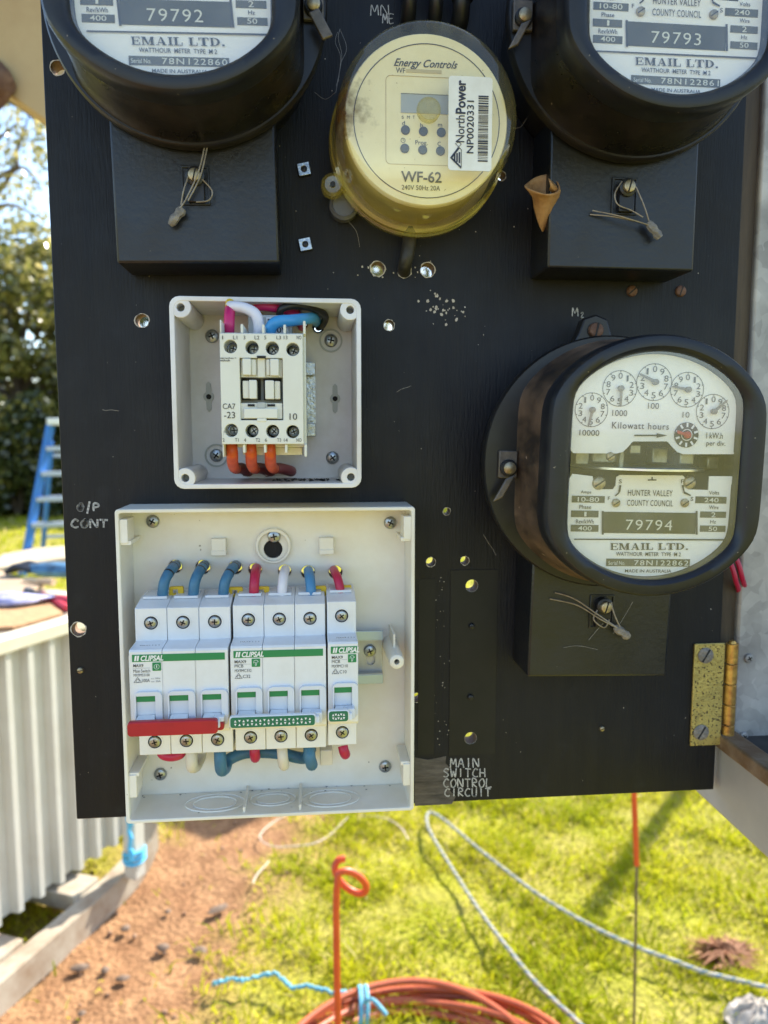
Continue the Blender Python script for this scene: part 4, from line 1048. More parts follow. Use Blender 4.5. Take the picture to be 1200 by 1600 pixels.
ink.flat([(cc[0] - .0001, cc[1]), (cc[0] + .0001, cc[1]), (cc[0] + .0001, cc[1] + .0009), (cc[0] - .0001, cc[1] + .0009)], DT + .0004); ink.flat([(cc[0], cc[1] - .0001), (cc[0] + .0007, cc[1] - .0001), (cc[0] + .0007, cc[1] + .0001), (cc[0], cc[1] + .0001)], DT + .00041)
ink.build('lettering', M_navy, ts, smooth=False)
mb = MB(); tb(mb, 524, 690, 322, 346, DT, DT + .0003); mb.build('correction_strip', mat('tan_strip', (.52, .44, .26), .5), ts)
a = c2(428, 352, DT); b = c2(760, 780, DT)
MB().plate(rrect(a[0], b[0], b[1], a[1], .0025), [rrect(a[0] + .0002, b[0] - .0002, b[1] + .0002, a[1] - .0002, .0024)], DT, DT + .0003).build('panel_line', mat('tan_line', (.42, .31, .14), .5), ts)
mb = MB(); tb(mb, 500, 722, 438, 536, DT, DT + .0005); mb.build('display', M_lcd, ts, smooth=False)
mb = MB(); tb(mb, 500, 722, 436, 446, DT + .0004, DT + .0009); mb.build('display_edge', M_navy, ts)
for x, y in ((520, 611), (604, 617), (688, 622), (517, 697), (601, 704), (684, 709)):
    p = c2(x, y, DT); r = abs(c2(x + 21, y, DT)[0] - p[0])
    MB().lathe(p[0], p[1], [(r, DT + .0001), (r, DT + .0006), (r * .75, DT + .0011)], 18).build('button', M_btn, ts)
p = c2(630, 514, .066); r = abs(c2(686, 514, .066)[0] - p[0])
MB().lathe(p[0], p[1], [(r, .0642), (r, .0665), (r * .86, .0675), (r * .84, .0665), (r * .3, .0662)], 30).build('cover_plug', M_clear, ts)
# sticker on the face
stk = MB(); DS = .065
def c2s(x, y): return c2(x, y, DS)
q = [c2s(726, 356), c2s(935, 360), c2s(918, 804), c2s(718, 796)]
xs0, xs1, zs0, zs1 = (q[0][0] + q[3][0]) / 2, (q[1][0] + q[2][0]) / 2, (q[2][1] + q[3][1]) / 2, (q[0][1] + q[1][1]) / 2
stk.prism(rrect(xs0, xs1, zs0, zs1, .0018), .0644, .0649); stk = stk.build('sticker', M_stk, ts)
mb = MB(); W_, H_ = xs1 - xs0, zs1 - zs0; ds = .0652
def ub(u0, u1, v0, v1): return (xs0 + W_ * u0, xs0 + W_ * u1, zs0 + H_ * v0, zs0 + H_ * v1)
put_text(mb, 'North', *ub(.17, .37, .30, .585), ds, rot=90, bold=.006); put_text(mb, 'Power', *ub(.16, .39, .60, .955), ds, rot=90, bold=.028)
put_text(mb, 'NP0020331', *ub(.42, .58, .185, .745), ds, rot=90, bold=.012)
z = .10; k = 0
while z < .80:
    w = random.choice((.006, .006, .011, .016)); mb.flat(rect(*ub(.68, .91, z, z + w)), ds); z += w + random.choice((.006, .007, .012))
tri = [(.06, .13), (.24, .03), (.30, .03), (.12, .13), (.30, .235), (.24, .235)]
mb.flat([(xs0 + W_ * u, zs0 + H_ * v) for u, v in [(.04, .13), (.10, .13), (.30, .04), (.30, .015)]], ds); mb.flat([(xs0 + W_ * u, zs0 + H_ * v) for u, v in [(.04, .13), (.10, .13), (.26, .235), (.22, .245)]], ds)
for k in range(3): mb.flat(rect(*ub(.13 + .055 * k, .165 + .055 * k, .10 - .012 * k, .17 + .012 * k)), ds)
mb.tube([(xs0 + W_ * u, -ds, zs0 + H_ * v) for u, v in ((.22, .245), (.30, .28), (.25, .30), (.16, .285), (.30, .22), (.30, .03))], .00016, 4)
mb.build('sticker_lettering', M_navy, stk, origin=ts.location, smooth=False)
# lugs, cable
p = XZ(520, 288, .017); MB().lathe(*p, [(.0068, .010), (.0068, .0165), (.0052, .0185), (.0048, .0170), (.0018, .0168)], 22).build('cover_lug', M_polyrim, ts)
MB().lathe(*p, [(.0016, .0165), (.0016, .0180)], 10).build('lug_screw', M_rim, ts)
p = XZ(537, 322, .006); MB().lathe(*p, [(.0088, .001), (.0088, .008), (.0070, .0095), (.0066, .0085)], 22).build('base_lug', mat('grey_lug', (.10, .10, .11), .4), ts)
p = XZ(783, 275, .006)
o = MB().tube(catmull([Q(640, 352, .006), Q(640, 372, .008), Q(637, 395, .011), Q(633, 412, .009), Q(631, 424, -.002), Q(631, 427, -.02)], 6), .0042, 12).build('timer_cable', mat('dusty_cable', (.018, .017, .014), .5, col2=(.07, .06, .045), vscale=60), None, origin=Q(636, 395))
tag(o, 'short black cable from the round timer into hole in board', 'cable')
# burnt stain on the timer's face at the left
st = MB(); c = c2(232, 545, .0495)
MB().lathe(c[0] - .0002, c[1], [(.001, .0536), (.0014, .0538)], 8).build('stain_speck', M_rust, ts)

# ------------------------------------------------------------------ square box with the contactor
def c4(x, y, d): return XZ(240 + x * .3, 440 + y * .3, d)
def Q4(x, y, d): return Q(240 + x * .3, 440 + y * .3, d)
RD = .056
rx0, rx1, rz0, rz1 = -.0750, .0290, 1.4174, 1.5221
rb = thing('relay_box', 'square light grey plastic box with open front, holding the contactor', 'junction box', ((rx0 + rx1) / 2, 0, rz0))
WT = .0026
rholes = [circ(*XZ(x, y), 9 * PXM, 14) for x, y in ((472, 506), (497, 512))] + [circ(*XZ(x, y), 6 * PXM, 12) for x, y in ((384, 738), (418, 739), (455, 737))]
def slot_poly(cx, cz, r=.0014, h=.0078, R0=.0032):
    out = []
    for a in range(-60, 61, 20): out.append((cx + R0 * math.cos(R(a)), cz + R0 * math.sin(R(a))))
    out += [(cx + r, cz + h), (cx, cz + h + r), (cx - r, cz + h)]
    for a in range(120, 241, 20): out.append((cx + R0 * math.cos(R(a)), cz + R0 * math.sin(R(a))))
    out += [(cx - r, cz - h), (cx, cz - h - r), (cx + r, cz - h)]
    return out
body = MB()
body.plate(rrect(rx0 + .002, rx1 - .002, rz0 + .002, rz1 - .002, .005), rholes, .0004, .003)
body.plate(rrect(rx0, rx1, rz0, rz1, .0055), [rrect(rx0 + WT, rx1 - WT, rz0 + WT, rz1 - WT, .004)], .0034, RD)
rbody = body.build('body', M_relay, rb, bevel=.0005)
for sx_, sz_ in ((-1, -1), (1, -1), (-1, 1), (1, 1)):
    bx_, bz_ = (rx0 if sx_ < 0 else rx1) - sx_ * .0060, (rz0 if sz_ < 0 else rz1) - sz_ * .0060
    MB().plate(circ(bx_, bz_, .0056, 22), [circ(bx_, bz_, .0022, 14)], .0032, RD - .0003).build('corner_post', M_relay, rb, bevel=.0004)
    MB().lathe(bx_, bz_, [(.0022, RD - .012), (.0022, RD - .011)], 12).build('post_bore', M_ctr2, rb)
for x, y, ring in ((302, 282, 0), (924, 305, 1), (325, 906, 1), (932, 918, 0)):
    p = c4(x, y, .006)
    if ring: MB().plate(circ(*p, .0072, 24), [circ(*p, .0062, 24)], .003, .0042).build('screw_ring', M_ctr2, rb)
    slot_screw(p, .0041, M_steel, rb, .0032, .0026, 'cross', random.uniform(0, 90))
for x, y in ((288, 600), (945, 610)):
    p = c4(x, y, .003)
    MB().plate(slot_poly(*p), [circ(*p, .0017, 12)], .0031, .0042).build('knockout_slot', M_ctr2, rb)
    MB().lathe(*p, [(.0016, .0030), (.0016, .0036)], 12).build('slot_hole', M_hole, rb)
# dirt along the bottom inside
mb = MB()
for k in range(38):
    c = c4(random.triangular(560, 1000, 850), random.uniform(1018, 1040), RD * .6); s = random.uniform(.0002, .0011)
    mb.add([(c[0] + s * 1.6 * math.cos(a), -(.012 + .03 * random.random()) - s * math.sin(a), rz0 + WT + .0003) for a in (0, 1.3, 2.5, 3.8, 5)], [(0, 1, 2, 3, 4)])
mb.build('dirt_specks', M_hole, rb, smooth=False)['kind'] = 'stuff'
# rail stub
rl = thing('rail_stub', 'short zinc rail piece beside the contactor in the square box', 'mounting rail', tuple(Q4(815, 610, .01)))
a = c4(780, 470, .012); b = c4(845, 755, .012)
mb = MB(); mb.box(a[0] - .03, b[0], .0035, .0045, b[1], a[1])
rail = mb.build('web', M_steel, rl)
for z0, z1 in ((a[1] - .002, a[1] + .006), (b[1] - .006, b[1] + .002)):
    MB().box(a[0] - .03, b[0], .0105, .0115, z0, z1).build('flange', M_steel, rl, bevel=.0003)
    zz = z0 + .002 if z0 > b[1] else z1 - .002
    MB().box(a[0] - .03, b[0], .0046, .0104, zz - .0005, zz + .0005).build('rib', M_steel, rl)

# contactor
ct = thing('contactor', 'pale grey contactor with four terminals in the square box', 'contactor', tuple(Q4(565, 560, .012)))
CD = .086
fx0, fz1 = c4(343, 268, CD); fx1, fz0 = c4(782, 846, CD)
hol = []
tsc = [(400, 338), (512, 343), (618, 347), (725, 353), (405, 775), (512, 778), (620, 780), (725, 782)]
for x, y in tsc: hol.append(circ(*c4(x, y, CD), .0034, 18))
wa = c4(447, 397, CD); wb = c4(676, 722, CD)
hol.append(rect(wa[0], wb[0], wb[1], wa[1]))
MB().plate(rect(fx0, fx1, fz0, fz1), hol, CD - .012, CD).build('front', M_ctr, ct, bevel=.0004)
MB().box(fx0 + .0008, fx1 + .0015, .012, CD - .0135, fz0 - .002, fz1 + .002).build('body', M_ctr, ct, bevel=.0006)
MB().box(fx0 + .012, fx1 - .006, .03, CD - .032, fz1 + .002, fz1 + .014).build('coil_block', M_ctr2, ct, bevel=.0006)
mb = MB(); lab0 = c4(575, 178, CD - .03); lab1 = c4(652, 255, CD - .03)
MB().box(fx0 + .022, fx0 + .034, CD - .0318, CD - .031, fz1 + .0035, fz1 + .0125).build('coil_label', M_brk, ct)
put_text(mb, '50Hz', fx0 + .0225, fx0 + .0335, fz1 + .0085, fz1 + .0118, CD - .0307, .01); put_text(mb, '240V', fx0 + .0225, fx0 + .0335, fz1 + .0042, fz1 + .0074, CD - .0307, .01); mb.build('label_lettering', M_ink, ct, smooth=False)
for i, (x, y) in enumerate(tsc):
    p = c4(x, y, CD); o = slot_screw((p[0] + .0003, p[1]), .0030, M_steel, ct, CD - .0128, .0014, 'cross', random.uniform(0, 90), 'terminal_screw')
    MB().lathe(p[0], p[1], [(.0033, CD - .0134), (.0033, CD - .0132)], 16).build('terminal_well', M_hole, ct)
# fins between terminals
for i, x in enumerate((343, 457, 568, 680, 783)):
    xx = c4(x, 300, CD)[0]
    for up in (1, 0):
        if up: MB().box(xx - (.0004 if i else -.0002), xx + .0009, .045, CD - .0013, fz1 + .0002, fz1 + (.0068 if i in (0, 4) else .0048)).build('terminal_fin', M_ctr, ct, bevel=.0002, seg=1)
        else: MB().box(xx - (.0004 if i else -.0002), xx + .0009, .045, CD - .0013, fz0 - (.0066 if i in (0, 4) else .0045), fz0 - .0002).build('terminal_fin', M_ctr, ct, bevel=.0002, seg=1)
MB().box(fx0 + .009, fx1 - .001, .05, CD - .018, fz0 - .0062, fz0 - .0022).build('terminal_shelf', M_ctr, ct, bevel=.0003)
# centre window
def cbx(name, x0, x1, y0, y1, d0, d1, m=M_ctr, bv=.0003):
    a = c4(x0, y0, d1); b = c4(x1, y1, d1); MB().prism(rect(a[0], b[0], b[1], a[1]), d0, d1).build(name, m, ct, bevel=bv, seg=1)
cbx('window_floor', 440, 685, 392, 730, CD - .013, CD - .0122, M_ctr2, 0)
cbx('upper_carrier', 452, 672, 402, 500, CD - .012, CD - .003)
cbx('carrier_lug', 462, 508, 400, 486, CD - .003, CD + .0012); cbx('carrier_lug', 606, 652, 402, 490, CD - .003, CD + .0012)
cbx('carrier_step', 508, 534, 404, 488, CD - .003, CD - .0008); cbx('carrier_step', 586, 606, 404, 488, CD - .003, CD - .0008)  # lower steps beside the lugs, same plastic
cbx('window_well', 458, 558, 508, 616, CD - .012, CD - .0095, M_hole, 0); cbx('window_well', 572, 664, 508, 616, CD - .012, CD - .0095, M_hole, 0)
cbx('armature', 496, 538, 512, 610, CD - .009, CD + .0004); cbx('armature', 463, 498, 516, 608, CD - .009, CD - .0015); cbx('armature', 580, 628, 514, 612, CD - .009, CD + .0004); cbx('armature', 629, 660, 518, 612, CD - .009, CD - .0015)
cbx('centre_rib', 540, 582, 388, 500, CD - .010, CD - .0016); cbx('top_clip', 538, 584, 386, 400, CD + .0001, CD + .0006, M_hole, 0)
cbx('lower_carrier', 452, 672, 632, 716, CD - .012, CD - .002); cbx('lower_plate', 470, 646, 660, 712, CD - .002, CD + .0003); cbx('lower_tab', 538, 588, 712, 730, CD - .004, CD + .0004)
cbx('slot', 490, 526, 638, 650, CD - .0018, CD - .0012, M_hole, 0); cbx('slot', 592, 632, 638, 650, CD - .0018, CD - .0012, M_hole, 0); cbx('clip', 540, 582, 628, 660, CD - .0018, CD - .0004, M_ctr2)
ink = MB()
def t4(s, x0, x1, y0, y1, **k):
    a = c4(x0, y0, CD); b = c4(x1, y1, CD); put_text(ink, s, a[0], b[0], b[1], a[1], CD + .0003, **k)
for s, x0, x1 in (('1', 357, 362), ('L1', 414, 436), ('3', 468, 478), ('L2', 526, 551), ('5', 576, 587), ('L3', 640, 663), ('13', 678, 697), ('NO', 745, 770)): t4(s, x0, x1, 282, 301)
for s, x0, x1 in (('2', 359, 370), ('T1', 424, 443), ('4', 471, 482), ('T2', 532, 554), ('6', 580, 591), ('T3', 643, 664), ('14', 679, 698), ('NO', 744, 770)): t4(s, x0, x1, 816, 834)
t4('CA7', 360, 426, 635, 664); t4('-23', 367, 425, 678, 712); t4('10', 708, 748, 686, 720); t4('sprecher+', 347, 432, 394, 405, bold=.02); t4('schuh', 347, 398, 405, 416, bold=.02)
ink.build('lettering', M_ink, ct, smooth=False)

def cable(name, label, pts, r, m, fn=Q, cat='wire', group=None, marks=None, n=12):
    P3 = catmull([fn(*p) for p in pts], 8)
    t = thing(name, label, cat, tuple(P3[len(P3) // 2]), group)
    MB().tube(P3, r, n).build('insulation', m, t)
    return t, P3
cable('red_wire', 'magenta red wire dropping into first top terminal of the contactor', [(392, 275, .066), (394, 220, .068), (396, 165, .064), (405, 120, .050), (430, 112, .030), (440, 130, .012)], .0029, M_cmag, Q4)
cable('white_wire', 'white wire arching into second top terminal of the contactor', [(400, 128, .058), (425, 130, .063), (480, 140, .066), (528, 168, .068), (546, 215, .068), (548, 275, .066)], .0029, M_cwhite, Q4)
cable('blue_wire', 'bright blue wire bending into third top terminal of the contactor', [(604, 278, .066), (615, 232, .068), (650, 208, .068), (720, 202, .062), (790, 194, .048), (830, 190, .034), (845, 205, .012), (848, 215, -.006)], .0032, M_cblue2, Q4)
cable('red_wire', 'dark red wire running along the top behind the blue wire', [(500, 135, .040), (560, 128, .046), (640, 138, .046), (720, 158, .040), (765, 190, .028), (772, 235, .010), (773, 222, -.006)], .0026, M_cmag, Q4)
cable('black_wire', 'black wire arching over the blue wire into the hole at right', [(655, 175, .050), (668, 142, .052), (720, 126, .050), (800, 132, .044), (868, 155, .034), (895, 185, .022), (880, 225, .010), (858, 240, -.006)], .0021, M_cblack, Q4)
MB_ = MB().tube([Q4(398, 108, .056), Q4(396, 138, .060)], .0024, 10).build('wire_sleeve', M_yel, None, origin=Q4(396, 120, .058)); tag(MB_, 'yellow sleeve on wire end at top left of contactor', 'sleeve')
for lab, x, xe in (('orange wire under first bottom terminal of the contactor', 410, 490), ('orange wire under second bottom terminal of the contactor', 508, 605), ('orange wire under third bottom terminal of the contactor', 608, 712)):
    t, P3 = cable('orange_wire', lab, [(x - 4, 846, .072), (x, 895, .074), (x + 2, 945, .062), (x + 14, 972, .044), (x + 45, 972, .030), (xe, 985, .010), (xe + 4, 992, -.006)], .0031, M_corange, Q4, group='orange contactor wires')
    MB().tube(P3[26:], .00325, 12).build('sheath', M_cmar, t)

# ------------------------------------------------------------------ open switchboard enclosure
def c6(x, y, d): return XZ(160 + x * .425, 770 + y * .425, d)
def c7(x, y, d): return XZ(160 + x * .425, 1000 + y * .425, d)
def Q6(x, y, d): return Q(160 + x * .425, 770 + y * .425, d)
def Q7(x, y, d): return Q(160 + x * .425, 1000 + y * .425, d)
SD = .036
ex0, ex1, ez0, ez1 = -.1127, .0625, 1.2133, 1.4043
sw = thing('switchboard_box', 'open cream plastic switchboard base holding the breakers', 'enclosure', ((ex0 + ex1) / 2, 0, ez0))
kh = XZ(427, 857)
bh = [circ(*XZ(x, y, .0), (r * .97) * PXM, 18) for x, y, r in wire_holes] + [circ(*kh, 14.5 * PXM, 22)]
mb = MB()
mb.plate(rect(ex0 + .001, ex1 - .001, ez0 + .001, ez1 - .001), bh, .0004, .003)
WS = .0022
mb.plate(rrect(ex0, ex1, ez0, ez1, .002, 3), [rrect(ex0 + WS, ex1 - WS, ez0 + WS, ez1 - WS, .0015, 3)], .0032, SD)
mb.build('body', M_box, sw, bevel=.0005)
for x, y in ((238, 815), (610, 817), (250, 1211), (602, 1199)): slot_screw(XZ(x, y, .005), .0041, M_steel, sw, .0032, .0026, 'cross', random.uniform(0, 90))
for x, y in ((427, 200), (824, 196)):
    p = c6(x, y, .008)
    MB().box(p[0] - .0046, p[0] + .0046, .003, .008, p[1] - .0054, p[1] + .0054).build('boss', M_box, sw, bevel=.0006)
    MB().box(p[0] - .0046, p[0] + .0046, .008, .0092, p[1] - .0052, p[1] - .0022).build('boss_lip', M_box, sw, bevel=.0003)
kc = c6(628, 196, .006)
MB().plate(circ(*kc, .0112, 34), [circ(kc[0], kc[1] - .0004, .0093, 34)], .0031, .0062).build('keyhole_ring', M_box, sw, bevel=.0005)
slot_screw(XZ(428, 839, .006), .0041, M_steel, sw, .0032, .0026, 'cross', 10)
# knock-outs and ribs on the floor
zf = ez0 + WS
for x, y, r in ((415, 600, .0185), (628, 585, .0145), (838, 583, .0185)):
    P0 = Q7(x, y, 0); rr_ = ray(160 + x * .425, 1000 + y * .425); p = CP + rr_ * ((zf - H) / rr_.z)
    for q_ in (1.0, .72):
        for s_ in (0,):
            ring = [(p.x + r * q_ * math.cos(6.2832 * k / 40), p.y + .62 * r * q_ * math.sin(6.2832 * k / 40), zf + .0003) for k in range(40)]
            MB().tube(ring, .0005, 6, closed=True).build('knockout_ring', M_box, sw)
for x in (527, 728):
    xx = c7(x, 580, .02)[0]; MB().box(xx - .0008, xx + .0008, .003, SD - .003, zf, zf + .0035).build('floor_rib', M_box, sw, bevel=.0003)
# clips on the side walls
for side, xw in ((1, ex0 + WS), (-1, ex1 - WS)):
    for zc, up in ((ez1 - .020, 1), (ez0 + .030, -1)):
        MB().box(min(xw, xw + side * .006), max(xw, xw + side * .006), .008, SD - .002, zc - .0012, zc + .0012).build('clip', M_box, sw, bevel=.0003)
        z2 = zc + up * .007; MB().box(min(xw, xw + side * .0045), max(xw, xw + side * .0045), .018, SD - .001, min(zc, z2 + up * .007), max(zc, z2 + up * .007)).build('clip_arm', M_box, sw, bevel=.0003)
# dirt along the floor corner
mb = MB()
for k in range(22):
    x = ex0 + WS + random.random() ** 2 * .165 + .001; s = random.uniform(.0002, .0005); dd = .0034 + abs(random.gauss(0, .003))
    mb.add([(x + s * 1.8 * math.cos(a), -(dd + s * math.sin(a)), zf + .0004) for a in (0, 1.3, 2.5, 3.8, 5)], [(0, 1, 2, 3, 4)])
mb.build('dirt_specks', M_hole, sw, smooth=False)['kind'] = 'stuff'
# screw pillar
p0, p1 = Q(606, 995, .003), Q(620, 1036, .044)
o = thing('screw_pillar', 'round cream plastic screw pillar right of the breakers', 'pillar', tuple(p0))
c = XZ(620, 1034, .044)
MB().lathe(c[0], c[1], [(.0052, .003), (.0047, .040), (.0043, .044), (.0036, .0445), (.0017, .0445), (.0016, .036)], 22).build('post', M_box, o)
MB().lathe(c[0], c[1], [(.0015, .036), (.0015, .037)], 10).build('bore', M_hole, o)
MB().box(c[0] - .0006, c[0] + .0006, .003, .03, c[1] + .004, c[1] + .013).build('gusset', M_box, o)
# din rail
dr = thing('din_rail', 'zinc plated mounting rail behind the breakers', 'mounting rail', tuple(Q(578, 1025, .006)))
zr0, zr1 = XZ(580, 1066, .010)[1], XZ(580, 984, .010)[1]; xr1 = XZ(598, 1020, .010)[0]; xr0 = ex0 + .008
zw0, zw1 = zr0 + .0065, zr1 - .0065
MB().plate(rect(xr0, xr1, zw0, zw1), [rrect(xr1 - .0105, xr1 - .0045, zw0 + .0035, zw0 + .0115, .0029)], .0050, .0060).build('web', mat('rail_zinc', (.50, .52, .53), .42, .35, col2=(.40, .41, .41), vscale=70), dr)
for a_, b_ in ((zr0, zr0 + .0060), (zr1 - .006, zr1)): MB().box(xr0, xr1, .0120, .0130, a_, b_).build('flange', mat('rail_flange_zinc', (.42, .52, .58), .34, .4), dr, bevel=.0003)
for z_ in (zw0 - .0005, zw1 + .0005): MB().box(xr0, xr1, .0055, .0125, z_ - .0005, z_ + .0005).build('rib', MATS['rail_zinc'], dr)
slot_screw(XZ(578, 1017, .007), .0040, M_steel, dr, .0061, .0026, 'cross', 20)

# breakers
DN, DSH = .064, .0465
ZN1, ZN0 = c7(300, 33, DN)[1], c7(300, 345, DN)[1]         # nose
def zrow(y, d=DN): return c7(500, y, d)[1]
zS1 = c6(500, 418, DSH)[1]; zS0 = c7(500, 410, DSH)[1]      # shoulders
def breaker(name, label, px0, px1, poles, kind):
    x0, x1 = c7(px0, 100, DN)[0], c7(px1, 100, DN)[0]
    slope = -.000  # breakers sit straight on the rail
    dz = (c7(px0, 55, DN)[1] - c7(110, 55, DN)[1])
    up = 0.0
    t = thing(name, label, 'circuit breaker' if kind else 'switch', ((x0 + x1) / 2, -.013, (ZN0 + ZN1) / 2))
    w = (x1 - x0) / poles; g = .00012
    for k in range(poles):                                    # each pole is a moulding of its own
        a, b = x0 + k * w + g, x0 + (k + 1) * w - g
        prof = [(.0132, zS0), (DSH, zS0), (DSH, ZN0 + .0002), (DN - .002, ZN0), (DN, ZN0 + .002), (DN, zrow(168)), (DN, ZN1 - .0012), (DN - .001, ZN1), (DSH + .006, ZN1 + .0003), (DSH, ZN1 + .0005), (DSH, zS1), (.030, zS1 + .0030), (.0132, zS1 + .0040)]
        n = len(prof); V = [(xx, -d, z) for xx in (a, b) for d, z in prof]
        F = [tuple(range(n)), tuple(range(2 * n - 1, n - 1, -1))] + [(i, (i + 1) % n, (i + 1) % n + n, i + n) for i in range(n)]
        MB().add(V, F).build('pole', M_brk, t, bevel=.0003, seg=1)
        cx = (a + b) / 2
        for zz in (c6(541, 470, DSH)[1], c7(540, 361, DSH)[1]):
            MB().plate(circ(cx, zz, .0047, 24), [circ(cx, zz, .0040, 24)], DSH, DSH + .0004).build('terminal_ring', M_brk, t)
            MB().lathe(cx, zz, [(.0039, DSH + .00005), (.0039, DSH + .0001)], 20).build('terminal_well', M_hole, t)
            slot_screw((cx, zz), .0033, M_steel, t, DSH + .0001, .0014, 'cross', random.uniform(0, 90), 'terminal_screw')
        MB().box(a + .002, b - .002, .018, .034, zS1 + .0026, zS1 + .0042).build('top_lid', M_brk2, t, bevel=.0003)
        MB().box(a - g, a + .0004, DN - .0006, DN + .0001, ZN0 + .003, ZN1 - .003).build('pole_seam', M_relay, t)
        # toggle in a rounded collar
        tw = w * .56; tx0, tx1 = cx - tw * .52, cx + tw * .48; zt, zb = zrow(193), zrow(300)
        zc0, zc1 = zrow(305), zrow(176)
        MB().plate(rrect(tx0 - .0011, min(tx1 + .0046, b - .0002), zc0, zc1, .003), [rect(tx0 - .0002, tx1 + .0002, zc0 + .001, zt + .0004)], DN, DN + .0026).build('collar', M_brk2, t, bevel=.0008)
        MB().prism(rect(tx0, tx1, zrow(214), zt), DN, DN + .0010).build('green_flag', M_green, t)
        MB().prism(rect(tx0, tx1, zrow(262), zrow(214) - .0002), DN, DN + .0004).build('toggle_face', M_brk2, t)
        V = [(xx, -d, z) for xx in (tx0 + .0001, tx1 - .0001) for d, z in ((DN + .0002, zrow(262)), (DN + .009, zrow(272)), (DN + .010, zrow(296)), (DN + .0002, zrow(310)))]
        MB().add(V, [(0, 1, 2, 3), (7, 6, 5, 4), (0, 4, 5, 1), (1, 5, 6, 2), (2, 6, 7, 3), (3, 7, 4, 0)]).build('toggle', M_brk, t, bevel=.0005)
    # print: green stripe, maker's name, text
    zg1, zg0 = zrow(44), zrow(70)
    MB().prism(rect(x0 + w * .10, x1 - w * (.10 if poles > 1 else .04), zg0, zg1), DN, DN + .00025).build('green_stripe', M_green, t)
    mb = MB(); hh = zg1 - zg0; lx = x0 + w * .16
    put_text(mb, 'CLIPSAL', lx + w * .20, lx + w * .20 + w * .68, zg0 + hh * .10, zg1 - hh * .12, DN + .0004, bold=.035, shear=.25)
    for k in range(2): mb.flat([(lx + w * (.075 * k), zg0 + hh * .14), (lx + w * (.055 + .075 * k), zg0 + hh * .14), (lx + w * (.085 + .075 * k), zg1 - hh * .12), (lx + w * (.03 + .075 * k), zg1 - hh * .12)], DN + .0004)
    mb.build('maker_lettering', M_wht_ink, t, smooth=False)
    ink = MB(); lx = x0 + w * .13
    lines = [('MAX9', .30, 78, 89), ('Main Switch', .50, 97, 109), ('MX9MS3100', .48, 113, 123)] if kind == 0 else ([('MAX9', .36, 78, 89), ('MCB', .27, 94, 105), (('MX9MC332', 'MX9MC110')[kind - 1], .52, 111, 122)])
    for s, ww, ya, yb in lines: put_text(ink, s, lx, lx + w * ww, zrow(yb), zrow(ya), DN + .0003, bold=.012 if s == 'MAX9' else 0)
    ink.flat([(lx, zrow(93.2)), (lx + w * .5, zrow(93.2)), (lx + w * .5, zrow(92.6)), (lx, zrow(92.6))], DN + .0003)
    rt = {0: '100A', 1: 'C32', 2: 'C10'}[kind]
    put_text(ink, rt, lx + w * .25, lx + w * .48, zrow(144), zrow(132), DN + .0003)
    if kind == 0: put_text(ink, 'a.c. 50Hz', lx + w * .53, lx + w * .8, zrow(134), zrow(129), DN + .0003); put_text(ink, 'a.c. 22A', lx + w * .53, lx + w * .8, zrow(145), zrow(139), DN + .0003)
    tri = [(lx, zrow(145)), (lx + w * .115, zrow(126)), (lx + w * .23, zrow(145))]
    for a_, b_ in zip(tri, tri[1:] + tri[:1]):
        ink.tube([(a_[0], -(DN + .0002), a_[1]), (b_[0], -(DN + .0002), b_[1])], .00011, 4)
    ink.tube([(lx + w * (.115 + .05 * math.cos(k * .785)), -(DN + .0002), zrow(139) + w * .05 * math.sin(k * .785)) for k in range(8)], .0001, 4, closed=True)
    put_text(ink, 'MAX9 2 2 2', x0 + w * .3, x0 + w * .9, ZN1 + .0012, ZN1 + .0018, DN - .004)
    ink.build('lettering', M_grey_ink, t, smooth=False)
    ix = x0 + w * (.70 if kind == 0 else (.66 if kind == 1 else .66)); ih = zrow(74) - zrow(104)
    MB().prism(rrect(ix, ix + ih, zrow(104), zrow(74), .0004), DN, DN + .00025).build('icon', M_green, t)
    mb = MB(); icx, icz = ix + ih / 2, (zrow(104) + zrow(74)) / 2
    if kind == 0:
        mb.tube([(icx + ih * .30 * math.cos(.5236 * k), -(DN + .0003), icz + ih * .30 * math.sin(.5236 * k)) for k in range(12)], .00012, 4, closed=True); mb.flat(rect(icx - .0002, icx + .0002, icz - ih * .14, icz + ih * .2), DN + .0004)
    else:
        mb.tube(catmull([(icx + ih * u, -(DN + .0003), icz + ih * v) for u, v in ((-.25, -.05), (-.22, .25), (.1, .32), (.3, .12), (.12, .08), (.05, -.3), (-.08, -.3), (-.05, .05), (-.2, .08))], 3), .00013, 4)
    mb.build('icon_mark', M_wht_ink, t, smooth=False)
    # tie bar across the toggles
    zb1, zb0 = zrow(284), zrow(329)
    if kind == 0:
        bx0, bx1 = c7(92, 310, DN + .010)[0], c7(425, 310, DN + .010)[0]
        zz1, zz0 = zrow(286, DN + .01), zrow(339, DN + .01)
        hb = MB().prism(rrect(bx0, bx1, zz0, zz1, .0021), DN + .0075, DN + .0115).build('handle_bar', M_handle, t, bevel=.0007)
        e = c7(448, 310, DN + .006)[0]; MB().prism(rrect(bx0 + .004, e, zz0 + .0003, zz0 + .0052, .0018), DN + .003, DN + .0074).build('handle_end', M_handle, hb, origin=t.location, bevel=.0005)
        MB().prism(rect(bx1 - .003, e, zz0 + .0052, zz1 - .0002), DN + .003, DN + .0072).build('handle_clip', M_brk2, hb, origin=t.location, bevel=.0004)
    else:
        q0, q1 = ((467, 785), (829, 907))[kind - 1]
        dyy = (0, -4)[kind - 1]
        bx0, bx1 = c7(q0, 305, DN + .010)[0], c7(q1, 305, DN + .010)[0]; zz1, zz0 = zrow(283 + dyy, DN + .01), zrow(328 + dyy, DN + .01)
